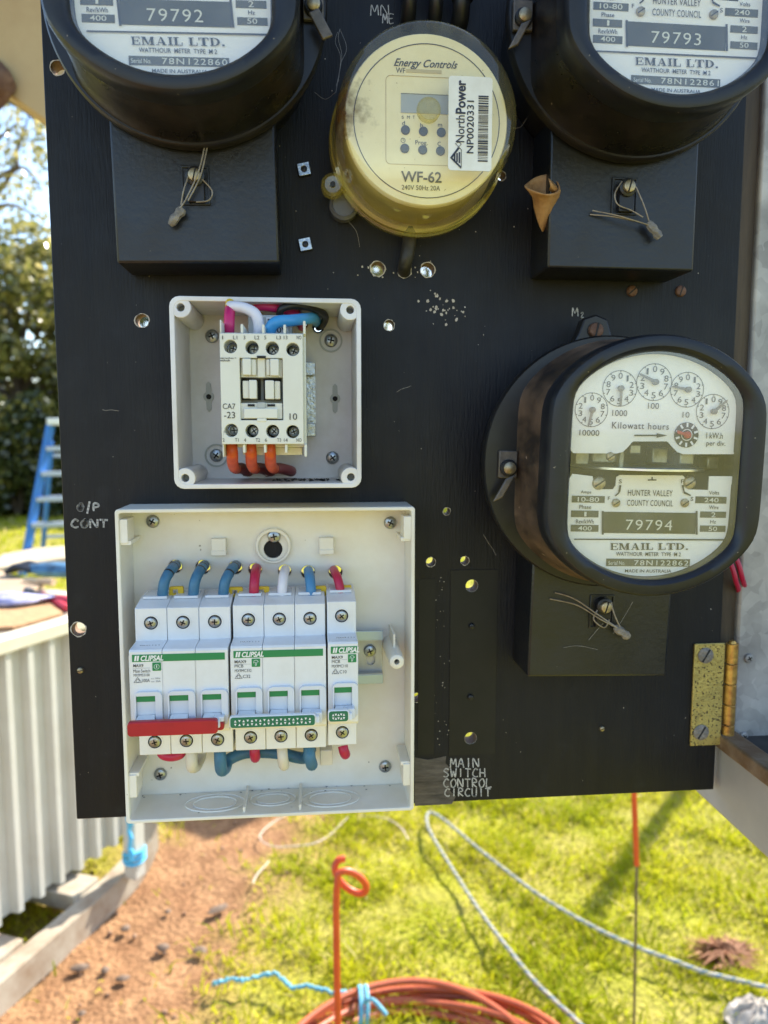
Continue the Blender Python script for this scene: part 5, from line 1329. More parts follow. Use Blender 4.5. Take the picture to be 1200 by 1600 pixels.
        hb = MB().prism(rrect(bx0, bx1, zz0, zz1, .0018), DN + .0075, DN + .0108).build('tie_bar', M_brk, t, bevel=.0005)
        MB().prism(rrect(bx0 + .0006, bx1 - .0006, zz0 + .0006, zz1 - .0006, .0014), DN + .0108, DN + .0112).build('tie_bar_face', M_dgreen, hb, origin=t.location)
        MB().prism(rrect(bx1 - .003, bx1 + .0036, zz0 + .0002, zz1 - .0006, .0008), DN + .002, DN + .0074).build('tie_bar_end', M_brk2, hb, origin=t.location, bevel=.0004)
        tg = MB(); nt = (19, 5)[kind - 1]; tx_a, tx_b = bx0 + .0022, bx1 - .0022; st_ = (tx_b - tx_a) / nt
        for r_ in range(2):
            for k in range(nt):
                zc = (zz0 + zz1) / 2 + (.00105 if r_ == 0 else -.00105); s = .00068; upd = 1 if (k + r_) % 2 == 0 else -1
                xc = tx_a + (k + .5) * st_
                tg.flat([(xc - s, zc - s * upd), (xc + s, zc - s * upd), (xc, zc + s * upd)], DN + .0115)
        tg.build('tie_bar_pattern', M_wht_ink, hb, origin=t.location, smooth=False)
    return t
b0 = breaker('main_switch', 'three pole main switch with red handle bar, leftmost on the rail', 98, 463, 3, 0)
b1 = breaker('circuit_breaker', 'three pole breaker with long green tie bar, middle of the rail', 471, 823, 3, 1)
b2 = breaker('circuit_breaker', 'single pole breaker with short green bar, right end of rail', 829, 941, 1, 2)
# neighbouring units sit slightly higher to the right
b1.location.z += .0006; b2.location.z += .0016

# feed wires from the holes in the back down into the breakers
feeds = [('blue_wire', 'dusty blue wire entering first pole of the main switch', 270, 268, 220, .0032, M_cblue), ('blue_wire', 'dusty blue wire entering second pole of the main switch', 375, 268, 333, .0032, M_cblue),
         ('blue_wire', 'dusty blue wire entering third pole of the main switch', 492, 268, 443, .0032, M_cblue), ('red_wire', 'red wire entering first pole of the three pole breaker', 566, 278, 557, .0030, M_cred),
         ('white_wire', 'white wire entering middle pole of the three pole breaker', 672, 284, 660, .0030, M_cwhite), ('blue_wire', 'bright blue wire entering last pole of the three pole breaker', 757, 288, 768, .0031, mat('cable_mid_blue', (.06, .22, .42), .42)),
         ('red_wire', 'red wire entering the single pole breaker', 850, 285, 877, .0027, M_cred)]
for nm, lab, hx, hy, bx_, r, m in feeds:
    t, P3 = cable(nm, lab, [(hx + 2, hy - 2, -.016), (hx, hy - 2, .000), (hx - (hx - bx_) * .08, hy + 2, .014), (hx - (hx - bx_) * .45, hy + 22, .026), (bx_ + (hx - bx_) * .15, hy + 62, .031), (bx_, 392, .030), (bx_, 425, .028)], r, m, Q6)
    if m is M_cblue:
        for q_ in random.sample((12, 15, 18, 22, 25, 29), 4):
            MB().tube(P3[q_:q_ + 2], r * 1.02, 12).build('print_mark', M_cblack, t)
# yellow line-up tabs behind the wires
for i, (x, y) in enumerate(((262, 366), (480, 368), (578, 366), (788, 364), (880, 361))):
    p = c6(x + 10, y - 3, .026); lab = ['behind first blue wire', 'behind third blue wire', 'behind red wire of the three pole breaker', 'behind the bright blue wire', 'behind red wire of the single pole breaker'][i]
    t = thing('rail_clip', 'small yellow plastic clip ' + lab, 'clip', (p[0], -.02, p[1]), 'yellow clips on the breakers')
    MB().plate(rrect(p[0] - .0042, p[0] + .0042, p[1] - .0030, p[1] + .0030, .0009), [rect(p[0] - .0022, p[0] + .0010, p[1] - .0012, p[1] + .0013)], .024, .0265).build('tab', M_yel, t, bevel=.0003)
# wires looping below the breakers
cable('red_wire', 'red wire end looping under the left of the main switch', [(215, 400, .028), (222, 420, .030), (252, 428, .031), (285, 420, .030), (295, 400, .028)], .0030, M_cred, Q7)
cable('white_wire', 'cream white wire loop under second pole of the main switch', [(328, 395, .030), (328, 440, .033), (330, 466, .030), (345, 462, .020), (360, 430, .012), (365, 400, .010)], .0036, M_cream, Q7)
cable('blue_wire', 'blue wire loop under third pole of the main switch', [(432, 395, .033), (433, 440, .036), (438, 478, .033), (452, 470, .026), (465, 440, .020), (520, 416, .018), (590, 412, .018), (660, 418, .018), (720, 432, .019), (750, 430, .022), (765, 400, .026)], .0037, M_cblue, Q7)
cable('blue_wire', 'blue wire stub under last pole of the three pole breaker', [(760, 392, .032), (762, 430, .035), (770, 458, .032), (766, 448, .022), (758, 415, .016)], .0037, M_cblue, Q7)
cable('white_wire', 'white wire stub under middle pole of the three pole breaker', [(660, 392, .032), (663, 430, .035), (668, 460, .031), (664, 450, .022), (660, 420, .016)], .0033, M_cream, Q7)
cable('red_wire', 'short red wire stub under first pole of three pole breaker', [(560, 395, .030), (560, 415, .031), (562, 432, .027), (560, 425, .018)], .0032, M_cred, Q7)
cable('red_wire', 'short red wire stub under the single pole breaker', [(884, 390, .030), (888, 408, .031), (893, 420, .027), (890, 412, .018)], .0032, M_cred, Q7)
p = c7(822, 415, .012); o = MB().box(p[0] - .004, p[0] + .004, .0135, .022, p[1] - .004, p[1] + .006).build('rail_clip', M_box, None, origin=(p[0], -.013, p[1]), bevel=.0006); tag(o, 'cream rail clip under the gap between the breakers', 'clip')

# ------------------------------------------------------------------ yard things behind the board
M_stake = mat('orange_plastic', (.62, .085, .018), .42, col2=(.52, .06, .015), vscale=20)
M_steelrod = mat('weathered_steel_rod', (.20, .17, .14), .5, .6, col2=(.12, .09, .07), vscale=60)
M_conduit = mat('orange_conduit', (.50, .10, .030), .45, col2=(.38, .07, .02), vscale=14)
def Yd(px, py, dist):                                 # on the upright plane a horizontal distance from the eye
    r = ray(px, py); return CP + r * (dist / r.y)
M_cap0 = mat('grey_roof_sheet', (.35, .35, .34), .5, col2=(.28, .27, .25), vscale=8)
# pigtail stakes
pt = Yd(527, 1352, 1.2); base = Vector((pt.x - .0, pt.y, 0))
st = thing('fence_stake', 'orange pigtail fence stake with coiled top in front of the conduit coil', 'stake', tuple(base), 'pigtail stakes in the grass')
loop = []
mj, mn = Vector((.70, 0, -.71)), Vector((.71, 0, .70)); lc = pt + Vector((.022, -.02, -.026))
for k in range(30):
    a = R(175) - k / 29 * R(395)
    loop.append(lc + mj * .032 * math.cos(a) + mn * .0175 * math.sin(a) + Vector((0, .04 * k / 29, 0)))
MB().tube([base + Vector((0, 0, .40)), base + Vector((-.002, 0, .55)), pt + Vector((-.003, -.02, -.07)), pt + Vector((-.002, -.02, -.03))] + [p for p in loop], .0058, 10).build('coated_top', M_stake, st)
MB().tube([base + Vector((0, 0, -.05)), base + Vector((0, 0, .41))], .0042, 8).build('steel_shaft', M_steelrod, st)
ptb = Yd(991, 1235, 1.42); pm = Yd(995, 1352, 1.42); b2_ = Vector((pm.x, pm.y, 0))
st2 = thing('fence_stake', 'second stake, orange above bare steel, in the grass at right', 'stake', tuple(b2_), 'pigtail stakes in the grass')
top = Vector((ptb.x, ptb.y, ptb.z + .02)); loop = [top + Vector((.024 - .024 * math.cos(k / 25 * R(420)), .04 * k / 25, .026 * math.sin(k / 25 * R(420)))) for k in range(26)]
MB().tube([Vector((pm.x, pm.y, pm.z)), Vector((top.x, top.y, top.z - .03))] + loop, .0056, 10).build('coated_top', M_stake, st2)
MB().tube([Vector((pm.x + .012, pm.y, -.05)), Vector((pm.x + .006, pm.y, .25)), Vector((pm.x, pm.y, pm.z + .005))], .0030, 8).build('steel_shaft', M_steelrod, st2)

# coil of orange conduit
e0 = G(630, 1543, .03); Rc = .36; cc_ = Vector((e0.x, e0.y - Rc, .0))
coil = thing('conduit_coil', 'coil of orange conduit lying in the grass at bottom', 'conduit coil', tuple(cc_))
for k in range(7):
    rr = Rc - (k % 4) * .019 - random.uniform(0, .009); z0 = .020 + (k // 4) * .017 + (k % 3) * .006; ph = random.uniform(0, 6)
    ring = [(cc_.x + (rr + .017 * math.sin(2 * a + ph)) * math.cos(a) + .01 * math.sin(ph), cc_.y + (rr + .010 * math.sin(3 * a + ph)) * math.sin(a), z0 + .013 * math.sin(a * 2 + ph)) for a in [6.2832 * j / 72 for j in range(72)]]
    MB().tube(ring, .0085, 9, closed=True).build('turn', M_conduit, coil)
# blue twine tied round the coil
M_twine = mat('faded_blue_twine', (.10, .36, .48), .7, col2=(.20, .50, .60), vscale=80, bump=.6, bscale=160)
tw = thing('blue_twine', 'faded blue twine tied round the orange coil, tail on grass', 'twine', tuple(G(570, 1550)))
tail = [G(332, 1537, .03), G(345, 1533, .04), G(362, 1530, .035), G(378, 1532, .04), G(400, 1527, .04), G(425, 1521, .05), G(440, 1530, .045), G(455, 1543, .045), G(480, 1540, .05), G(510, 1548, .05), G(540, 1550, .055), G(566, 1549, .06)]
tp = catmull(tail, 8); MB().tube([p + Vector((random.gauss(0, .002), random.gauss(0, .002), random.gauss(0, .002))) for p in tp], [.0048 * random.uniform(.7, 1.35) for _ in tp], 7).build('tail', M_twine, tw)
kc_ = G(568, 1570, .045)
for k in range(4):
    c = kc_ + Vector((.006 * k - .012 + random.uniform(-.003, .003), .0, 0)); ring = [(c.x + .004 * math.sin(a), c.y + .062 * math.cos(a) * .85, max(.004, .035 + .045 * math.sin(a))) for a in [6.2832 * j / 20 for j in range(20)]]
    MB().tube(ring, .004, 7, closed=True).build('wrap', M_twine, tw)
MB().tube(catmull([kc_ + Vector((0, -.03, .03)), kc_ + Vector((.02, -.05, .05)), kc_ + Vector((.05, -.075, .03))], 6), .005, 7).build('loose_end', M_twine, tw)

# braided rope across the grass: strands twisted round each other
rp_px = [(1235, 1556), (1200, 1544), (1150, 1531), (1100, 1519), (1050, 1500), (1000, 1482), (940, 1455), (880, 1422), (830, 1390), (780, 1352), (740, 1320), (705, 1290), (680, 1272), (668, 1272), (668, 1290), (682, 1318), (705, 1355), (735, 1402), (765, 1445), (800, 1490), (835, 1533), (870, 1567), (910, 1604), (940, 1640)]
path = catmull([G(x, y, .045) for x, y in rp_px], 22)
rope = thing('rope', 'white blue and yellow twisted rope looped across the grass', 'rope', tuple(path[len(path) // 2]))
strand_m = [mat('rope_white', (.46, .44, .37), .8), mat('rope_white_b', (.42, .41, .35), .8), mat('rope_blue', (.15, .24, .32), .8), mat('rope_yellow', (.46, .41, .24), .8)]
arc = 0; ph = []
for i, p in enumerate(path):
    if i: arc += (p - path[i - 1]).length
    ph.append(arc / .034 * 6.2832)
for s in range(4):
    pts = []
    for i, p in enumerate(path):
        t_ = (path[min(i + 1, len(path) - 1)] - path[max(i - 1, 0)]).normalized(); u = Vector((0, 0, 1)); v = t_.cross(u).normalized()
        a = ph[i] + s * 1.5708; pts.append(p + (v * math.cos(a) + u * math.sin(a)) * .0030)
    MB().tube(pts, .0032, 6).build('strand', strand_m[s], rope)
# pale cords on the dirt
M_cord = mat('pale_cord', (.62, .52, .42), .8, col2=(.5, .40, .30), vscale=60)
for lab, pl in (('thin pale cord looped on the dirt under the switchboard box', [(450, 1272), (428, 1284), (408, 1302), (410, 1315), (430, 1323), (460, 1322), (490, 1318), (515, 1305), (530, 1290), (545, 1276)]),
                ('thin pale cord on the grass right of the looped cord', [(560, 1275), (600, 1278), (625, 1292), (638, 1312)]), ('thin pale straw of cord lying on bare dirt', [(395, 1380), (402, 1366), (415, 1352), (420, 1345)])):
    P3 = catmull([G(x, y, .022) for x, y in pl], 6); o = MB().tube(P3, .0026, 7).build('pale_cord', M_cord, None, origin=P3[len(P3) // 2]); tag(o, lab, 'cord')

# stones on the dirt
M_stone = mat('dirt_stone', (.13, .085, .058), .9, col2=(.24, .18, .13), vscale=25, bump=.5)
def stone(label, px, py, s, el=1.0, rot=0.0):
    c = G(px, py, .008); rr = []; n = 10
    for i in range(7):
        f = i / 6; z = math.sin(math.pi * (f * .9 + .05)); ring = []
        for k in range(n):
            a = 6.2832 * k / n; j = 1 + .35 * mnoise.noise(Vector((math.cos(a) * 1.3 + px, math.sin(a) * 1.3, f * 2)))
            x, y = s * el * z * j * math.cos(a), s * z * j * math.sin(a)
            ring.append((c.x + x * math.cos(rot) - y * math.sin(rot), c.y + x * math.sin(rot) + y * math.cos(rot), c.z - s * .3 + s * 1.1 * f))
        rr.append(ring)
    o = MB().rings(rr).build('stone', M_stone, None, origin=(c.x, c.y, 0)); tag(o, label, 'stone', 'stones on the dirt')
stone('long dark stone lying alone on the bare dirt', 341, 1422, .016, 2.2, R(35))
stone('small pale stone at the upper left of the dirt', 196, 1452, .014)
stone('small dark stone left of the long dark stone', 255, 1482, .015, 1.3)
stone('small stone near the skid runner, middle of dirt', 164, 1517, .012)
stone('small stone below the middle of the skid runner', 192, 1530, .013, 1.4)
stone('flat pale stone beside the skid runner', 125, 1514, .016, 1.5)
stone('tiny stone at the bottom edge of the dirt', 128, 1584, .010)
stone('lumpy stone at right part of the dirt near grass', 312, 1486, .014, 1.6, R(-20))
stone('small stone in the dirt below the switchboard box', 262, 1425, .010)

# crumbs of dirt and small pebbles
n = 300; gxp = rng.uniform(-.95, .35, n); gyp = rng.uniform(1.15, 2.9, n); keep = dirtness(gxp, gyp) > .6; gxp, gyp = gxp[keep], gyp[keep]; mb = MB()
for x, y in zip(gxp, gyp):
    s = random.choice((.002, .003, .003, .004, .006, .008)) * random.uniform(.7, 1.2); a0 = random.uniform(0, 6)
    rr = [[(x + s * w * (1 + .3 * math.sin(3 * a + x * 90)) * math.cos(a + a0), y + s * w * math.sin(a + a0), .002 + s * h) for a in [1.0472 * k for k in range(6)]] for w, h in ((.8, -.6), (1, .1), (.55, .75))]
    mb.rings(rr)
o = mb.build('gravel', mat('dirt_crumb', (.24, .13, .07), .95, col2=(.38, .25, .16), vscale=30), None); o['kind'] = 'stuff'; o['label'] = 'crumbs of dirt and small pebbles scattered on bare earth'; o['category'] = 'gravel'

# dry fern tuft and crumpled cloth at the right
wd = thing('dry_weed', 'reddish brown dead weed tuft in the grass at right', 'weed', tuple(G(1130, 1500)))
mb = MB(); c = G(1130, 1502)
for k in range(170):
    a = random.uniform(0, 6.283); L = random.uniform(.03, .12); e = c + Vector((math.cos(a) * L, math.sin(a) * L * .8, random.uniform(.005, .045))); m_ = c.lerp(e, random.uniform(.3, .6)) + Vector((random.uniform(-.015, .015), random.uniform(-.015, .015), random.uniform(.005, .035))); w = Vector((-math.sin(a), math.cos(a), .3)) * random.uniform(.003, .010)
    mb.add([c - w * .3, c + w * .3, m_ + w, m_ - w, e], [(0, 1, 2, 3), (3, 2, 4)])
mb.build('leaves', mat('dead_fern', (.30, .13, .06), .8, col2=(.42, .22, .11), vscale=20, trans=.3), wd)
cl = G(1185, 1590, .03); mb = MB(); rr = []
for i in range(13):
    f = i / 12; ring = []
    for k in range(26):
        a = 6.2832 * k / 26; s = math.sin(math.pi * (f * .93 + .035)); nz = 1 + .35 * mnoise.noise(Vector((math.cos(a) * 1.6, math.sin(a) * 2.2, f * 5)))
        ring.append((cl.x + .075 * s * nz * math.cos(a), cl.y + .06 * s * nz * math.sin(a), cl.z - .035 + .07 * f + .02 * mnoise.noise(Vector((a * 3, f * 6, 2)))))
    rr.append(ring)
o = mb.rings(rr).build('crumpled_cloth', mat('dirty_white_cloth', (.42, .38, .33), .85, col2=(.22, .18, .14), vscale=18, bump=.4, bscale=50), None, origin=(cl.x, cl.y, 0)); tag(o, 'crumpled dirty white cloth on the grass, bottom right corner', 'cloth')

# unseen post added to cast the streak of shadow across the grass
tipg = G(915, 1440); Lsh = 2.35; hp = Lsh * math.tan(SUN_EL); pb_ = Vector((tipg.x + math.sin(SUN_AZ) * Lsh, tipg.y + math.cos(SUN_AZ) * Lsh, 0))
po = thing('shadow_post', 'unseen post added behind the galvanised box to cast a shadow on the lawn', 'post', tuple(pb_))
mb = MB(); rr = []
for i in range(9):
    f = i / 8; rr.append([(pb_.x + (.032 + .003 * math.sin(f * 9 + k)) * math.cos(.6283 * k), pb_.y + (.032 + .003 * math.cos(f * 7 + k * 2)) * math.sin(.6283 * k), -.05 + (hp + .05) * f) for k in range(10)])
mb.rings(rr).build('shaft', M_bark, po)

# unseen roof added further back so its corner throws a shadow on the dirt
gC, gA, gB = G(330, 1312), G(262, 1280), G(398, 1280); zr_ = 2.35; lift = sdir * (zr_ / sdir.z)
uA, uB = (gA - gC).normalized(), (gB - gC).normalized(); cR = gC + lift
sr = thing('shadow_caster_roof', 'unseen flat roof on posts added behind the board to cast a corner shadow on dirt', 'roof', (cR.x, cR.y, 0))
quad = [cR, cR + uB * 1.3, cR + uB * 1.3 + uA * 1.1, cR + uA * 1.1]; V = [tuple(p) for p in quad] + [tuple(p + Vector((0, 0, .03))) for p in quad]
MB().add(V, [(3, 2, 1, 0), (4, 5, 6, 7), (0, 1, 5, 4), (1, 2, 6, 5), (2, 3, 7, 6), (3, 0, 4, 7)]).build('sheet', M_cap0, sr, bevel=.003)
for p in quad[1:]:
    q = p.lerp((quad[0] + quad[2]) / 2, .06); MB().tube([(q.x, q.y, -.05), (q.x, q.y, 1.2), (q.x, q.y, zr_ + .005)], .022, 8).build('post', M_steelrod, sr)

# ------------------------------------------------------------------ corrugated bin on a steel skid, used as a bench
A = G(0, 1437, .12); B = G(196, 1302, .12); U = (B - A); LU = U.length; U.normalize(); Nn = Vector((U.y, -U.x, 0))
def zon(px, py, P):                                   # height of a sight line above plan point P
    r = ray(px, py); t_ = ((P - CP).x * r.x + (P - CP).y * r.y) / (r.x ** 2 + r.y ** 2); return H + r.z * t_
ZTOP = zon(2, 1004, A)
M_sheet = mat('grey_green_steel_sheet', (.56, .55, .49), .42, col2=(.48, .46, .39), vscale=4, speck=(.26, .23, .19), speck_scale=70, speck_at=.76)
M_cap = mat('cream_steel_cap', (.66, .62, .48), .45, col2=(.58, .53, .38), vscale=6)
M_skid = mat('chalky_white_steel', (.40, .35, .27), .7, col2=(.22, .14, .08), vscale=9, lo=.45, hi=.75, bump=.2)
bn = thing('steel_bin', 'grey corrugated steel sided bin standing on a skid at left', 'bin', (A.x, A.y, 0))
back = 2.2; P0 = A - U * back; LEN = LU + back + .05; WID = 1.0; per = LU / 6.6
def ribbed(P, dirn, nrm, L, z0, z1, ph):
    prof = []; s = -ph
    while s < L:
        for f, dd in ((0, 0), (.58, 0), (.66, .026), (.90, .026), (.98, 0)):
            q = s + f * per
            if 0 <= q <= L: prof.append((q, dd))
        s += per
    V = []; n = len(prof)
    for th in (0, .0025):
        for z in (z0, z1): V += [tuple(P + dirn * q + nrm * (dd - th) + Vector((0, 0, z))) for q, dd in prof]
    F = []
    for i in range(n - 1): F += [(i, i + 1, n + i + 1, n + i), (2 * n + i, 3 * n + i, 3 * n + i + 1, 2 * n + i + 1), (i, 2 * n + i, 2 * n + i + 1, i + 1), (n + i, n + i + 1, 3 * n + i + 1, 3 * n + i)]
    return MB().add(V, F)
g0 = Vector((P0.x, P0.y, 0))
ph0 = (-(back % per)) % per
ribbed(g0, U, Nn, LEN, .12, ZTOP - .03, per - (back % per) + per * .12).build('side_sheet', M_sheet, bn, smooth=False)
ribbed(g0 - Nn * WID, U, -Nn, LEN, .12, ZTOP - .03, 0).build('side_sheet', M_sheet, bn, smooth=False)
eg = g0 + U * LEN
ribbed(eg - Nn * WID, Nn, U, WID, .12, ZTOP - .03, 0).build('end_sheet', M_sheet, bn, smooth=False)
ribbed(g0 - Nn * WID, Nn, -U, WID, .12, ZTOP - .03, 0).build('end_sheet', M_sheet, bn, smooth=False)
def bar(P, Qv, w, h, m, name, parent, bevel=.003):
    d = Qv - P; L = d.length; d.normalize(); s = d.cross(Vector((0, 0, 1)) if abs(d.z) < .95 else U).normalized(); u = s.cross(d)
    return MB().wbox((P + Qv) / 2, d * L / 2, s * w / 2, u * h / 2).build(name, m, parent, bevel=bevel)
zc = Vector((0, 0, ZTOP - .012))
for a_, b_ in ((g0 + Nn * .005, eg + Nn * .005), (g0 - Nn * (WID + .005), eg - Nn * (WID + .005)), (eg - Nn * (WID - .02), eg - Nn * .02), (g0 - Nn * (WID - .02), g0 - Nn * .02)):
    bar(a_ + zc, b_ + zc, .055, .040, M_cap, 'top_rail', bn)
MB().wbox((g0 + eg) / 2 - Nn * WID / 2 + Vector((0, 0, ZTOP - .006)), U * (LEN / 2 - .03), Nn * (WID / 2 - .03), Vector((0, 0, .008))).build('bench_top', mat('dusty_bench_top', (.20, .16, .13), .8, col2=(.36, .28, .20), vscale=9), bn)
# skid
sk = thing('steel_skid', 'white painted steel skid frame with upturned runner under the bin', 'skid', (RA.x, RA.y, 0))
ru = (Vector((RB.x, RB.y, 0)) - Vector((RA.x, RA.y, 0))); ru.normalize(); r0 = Vector((RA.x, RA.y, 0)) - ru * 1.6; rE = Vector((RB.x, RB.y, 0))
for offn, nm in ((0, 'runner'), (-1.35, 'runner')):
    rn = Vector((ru.y, -ru.x, 0)) * offn
    ptsr = [r0 + rn, Vector((RA.x, RA.y, 0)) + rn, rE - ru * .25 + rn, rE - ru * .08 + rn + Vector((0, 0, .012)), rE + rn + Vector((0, 0, .04)), rE + ru * .05 + rn + Vector((0, 0, .085))]
    P3 = catmull(ptsr, 5); sd = Vector((ru.y, -ru.x, 0)); rr = []
    for i, p in enumerate(P3):
        rr.append([p + sd * x + Vector((0, 0, z)) for x, z in ((0, .0), (.0, .085), (-.055, .085), (-.055, .076), (-.010, .076), (-.010, .010), (-.055, .010), (-.055, .0))])
    MB().rings(rr).build(nm, M_skid, sk, smooth=False)
for px, py in ((54, 1508), (178, 1404)):
    c = G(px, py, .085); s_ = ((c - Vector((RA.x, RA.y, 0))).dot(ru)); p0 = Vector((RA.x, RA.y, 0)) + ru * s_; sd = Vector((ru.y, -ru.x, 0))
    bar(p0 - sd * .055 + Vector((0, 0, .078)), p0 - sd * 1.30 + Vector((0, 0, .078)), .105, .050, M_skid, 'cross_member', sk)
bar(Vector((RA.x, RA.y, .078)) - ru * .45 - sd * .055, Vector((RA.x, RA.y, .078)) - ru * .45 - sd * 1.3, .105, .050, M_skid, 'cross_member', sk)
# corner post with blue tie
pb2 = G(212, 1392, .03); pq = Vector((pb2.x, pb2.y, .03))
pp_ = thing('skid_post', 'grey square steel post at the end of the skid', 'post', tuple(pq))
bar(pq + Vector((0, 0, .05)), pq + Vector((0, 0, .62)), .045, .045, M_sheet, 'tube', pp_)
ti = thing('blue_tie', 'bright blue rope tied round the grey skid post', 'twine', tuple(pq + Vector((0, 0, .25))))
M_btie = mat('bright_blue_rope', (.06, .42, .72), .6, col2=(.15, .55, .8), vscale=60)
zt_ = zon(214, 1340, pq)
for k in range(3):
    ring = [(pq.x + .031 * math.cos(a) , pq.y + .031 * math.sin(a), zt_ + .012 * k + .006 * math.sin(a + k)) for a in [6.2832 * j / 16 for j in range(16)]]
    MB().tube(ring, .0055, 7, closed=True).build('wrap', M_btie, ti)
f = pq + Vector((0, -.045, 0)); kn = [f + Vector((.004 * math.sin(k * 2.1), -.004 * math.cos(k * 1.7), zt_ - f.z + .02 + k * .018)) for k in range(9)]
MB().tube(kn, [.007, .010, .007, .006, .007, .006, .008, .012, .008], 8).build('knot', M_btie, ti)

# things lying on the bench
def TP(px, py, h=0.0): return G(px, py, ZTOP + .003 + h)
def slabbox(name, label, cat, quad, h, m, bevel=.002):
    P3 = [TP(*q) for q in quad]; c = sum(P3, Vector()) / len(P3); n = len(P3)
    V = [tuple(p) for p in P3] + [tuple(p + Vector((0, 0, h))) for p in P3]
    o = MB().add(V, [tuple(range(n - 1, -1, -1)), tuple(range(n, 2 * n))] + [(i, (i + 1) % n, (i + 1) % n + n, i + n) for i in range(n)]).build(name, m, None, origin=c, bevel=bevel); tag(o, label, cat); return o
slabbox('board_offcut', 'orange brown chipboard offcut on the near edge of the bench', 'board', [(-30, 988), (20, 985), (60, 974), (98, 962), (80, 948), (40, 945), (-20, 956)], .012, mat('chipboard', (.48, .28, .13), .8, col2=(.34, .18, .08), vscale=60, bump=.4, bscale=120))
slabbox('timber_plank', 'pale cream timber plank along the far side of the bench', 'plank', [(-20, 902), (90, 884), (135, 880), (135, 860), (60, 866), (5, 876)], .03, mat('pale_timber', (.50, .42, .29), .7, col2=(.40, .31, .20), vscale=10))
slabbox('timber_plank', 'pale timber plank crossing the middle of the bench', 'plank', [(-30, 932), (30, 938), (70, 921), (40, 914), (0, 898), (-30, 898)], .02, mat('pale_timber_b', (.46, .34, .22), .7, col2=(.36, .25, .15), vscale=10))
# cloth
c = TP(12, 944, .012); rr = []
for i in range(9):
    f = i / 8; s = math.sin(math.pi * (f * .92 + .04)); rr.append([(c.x + .12 * s * (1 + .4 * mnoise.noise(Vector((math.cos(a) * 2, math.sin(a) * 2, f * 4)))) * math.cos(a), c.y + .06 * s * (1 + .4 * mnoise.noise(Vector((math.cos(a) * 2, math.sin(a) * 2 + 4, f * 4)))) * math.sin(a), c.z - .012 + .05 * f) for a in [6.2832 * k / 18 for k in range(18)]])
o = MB().rings(rr).build('rag', mat('violet_blue_rag', (.26, .26, .48), .85, col2=(.5, .48, .6), vscale=30, lo=.45, hi=.6), None, origin=c); tag(o, 'violet blue rag bunched on the bench at the left edge', 'rag')
# pliers
def pliers(label, h0, h1, jaw, m_grip):
    t = thing('pliers', label, 'pliers', tuple(TP(*jaw)))
    J = TP(*jaw, .015)
    for q in (h0, h1):
        E_ = TP(*q, .015); mid = J.lerp(E_, .45) + (E_ - J).cross(Vector((0, 0, 1))).normalized() * (.010 if q is h0 else -.010)
        P3 = catmull([J, mid, E_], 8); MB().tube(P3[5:], [.012] * (len(P3) - 6) + [.009], 9).build('grip', m_grip, t)
        MB().tube(P3[:6], .007, 8).build('lever', M_lead, t)
    d = (J - (TP(*h0, .015) + TP(*h1, .015)) / 2).normalized(); MB().tube([J - d * .01, J + d * .02, J + d * .06], [.012, .014, .005], 8).build('jaws', M_lead, t)
M_gripr = mat('red_grip', (.55, .03, .05), .5); M_gripk = mat('black_grip', (.02, .022, .03), .5)
pliers('pliers with red and black grips on the bench', (112, 945), (104, 950), (48, 924), M_gripr)
t = thing('screwdriver', 'screwdriver with black shaft and red end lying beside the pliers', 'screwdriver', tuple(TP(75, 930)))
a_, b_, c_ = TP(40, 926, .02), TP(88, 936, .02), TP(120, 943, .02)
MB().tube([a_, a_.lerp(b_, .5), b_], .012, 9).build('shaft', M_gripk, t); MB().tube([b_, b_.lerp(c_, .3), c_], [.013, .018, .015], 10).build('handle', M_gripr, t)
t = thing('glove', 'black and blue work glove bunched on the far plank', 'glove', tuple(TP(90, 890)))
c = TP(90, 890, .045); u = (TP(120, 886, .045) - TP(70, 884, .045)).normalized(); v = u.cross(Vector((0, 0, 1)))
rr = [[c + u * f + v * .05 * s * math.cos(a) + Vector((0, 0, .028 * s * math.sin(a))) for a in [.6283 * k for k in range(10)]] for f, s in ((-.12, .5), (-.06, .9), (0, 1), (.08, .95), (.14, .6))]
MB().rings(rr).build('palm', mat('glove_blue', (.07, .20, .34), .7, col2=(.02, .03, .05), vscale=30), t)
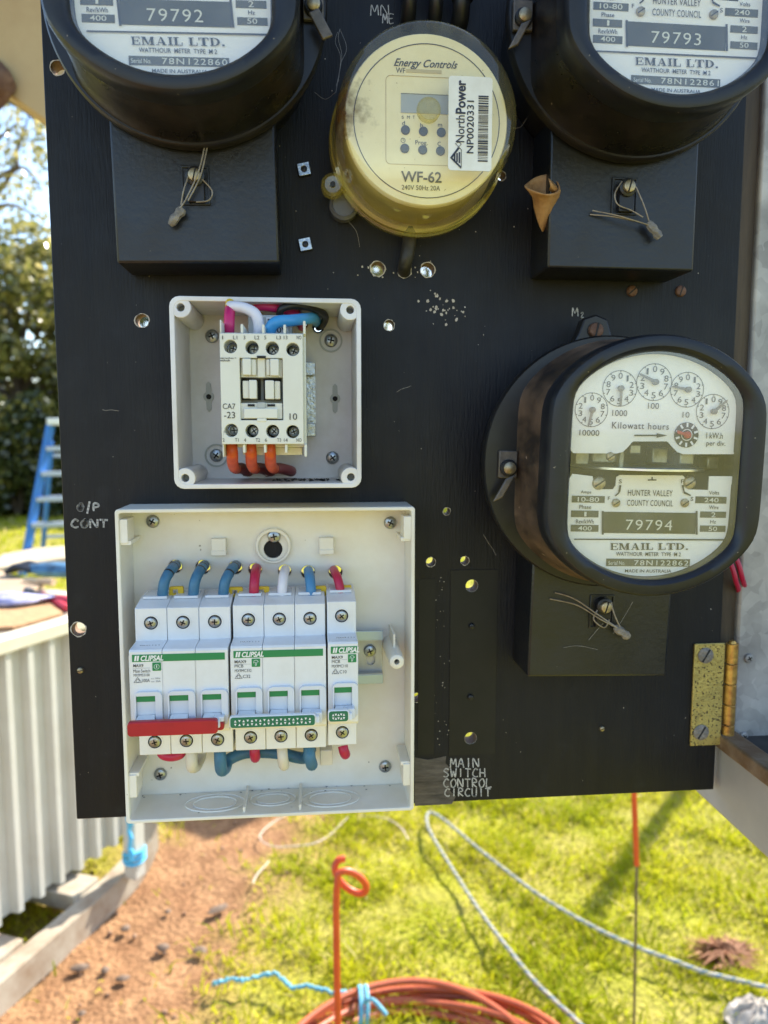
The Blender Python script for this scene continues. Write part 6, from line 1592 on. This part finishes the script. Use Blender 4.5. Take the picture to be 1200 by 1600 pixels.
for k in range(4):
    MB().tube(catmull([c - u * .09 + v * (.022 * k - .033), c - u * .15 + v * (.024 * k - .036) + Vector((0, 0, .012)), c - u * .19 + v * (.022 * k - .034) - Vector((0, 0, .012))], 4), .011, 8).build('finger', M_gripk, t)
t = thing('paint_brush', 'pale handled brush lying between the planks on the bench', 'brush', tuple(TP(62, 908)))
a_, b_, c_ = TP(38, 905, .03), TP(60, 908, .03), TP(84, 910, .03)
MB().tube([a_, a_.lerp(b_, .6), b_], [.006, .008, .007], 8).build('handle', MATS['pale_timber'], t); MB().tube([b_, b_.lerp(c_, .4), c_], [.010, .012, .013], 10).build('bristles', mat('bristle', (.52, .36, .22), .9, bump=.8, bscale=300), t)

# blue step ladder
M_lad = mat('ladder_blue', (.02, .17, .52), .42, col2=(.02, .13, .42), vscale=3); M_tread = mat('ladder_alu', (.42, .47, .56), .45, .3)
LY = 7.4
ld = thing('step_ladder', 'blue fibreglass step ladder standing on the lawn behind bench', 'ladder', tuple(G(60, 862)))
tl = YP(79, 668, LY + .35); wl = Vector((.50, .12, 0))
f_t, f_b = YP(79, 664, LY + .35), YP(33, 866, LY); f_b.z = 0
r_t, r_b = YP(80, 690, LY + .4), YP(65, 862, LY + .9); r_b.z = 0
for o_, nm in ((Vector((0, 0, 0)), 'a'), (wl, 'b')):
    k_ = .06 if nm == 'b' else 0
    bar(f_b + o_ * 1.15, f_t + o_, .035, .085, M_lad, 'front_stile', ld); bar(r_b + o_ * 1.15, r_t + o_, .035, .07, M_lad, 'rear_stile', ld)
for k in range(5):
    f = .16 + .17 * k; p = f_b.lerp(f_t, f); bar(p, p + wl, .09, .045, M_tread, 'tread', ld)
    if k % 2 == 0: p = r_b.lerp(r_t, f + .05); bar(p, p + wl, .03, .035, M_tread, 'rear_brace', ld)
tc_ = f_t + wl / 2 + Vector((0, .05, .035)); d_ = wl.normalized()
MB().wbox(tc_, d_ * .30, Vector((-d_.y, d_.x, 0)) * .10, Vector((0, 0, .035))).build('top_cap', mat('ladder_cap', (.75, .76, .74), .5), ld, bevel=.01)
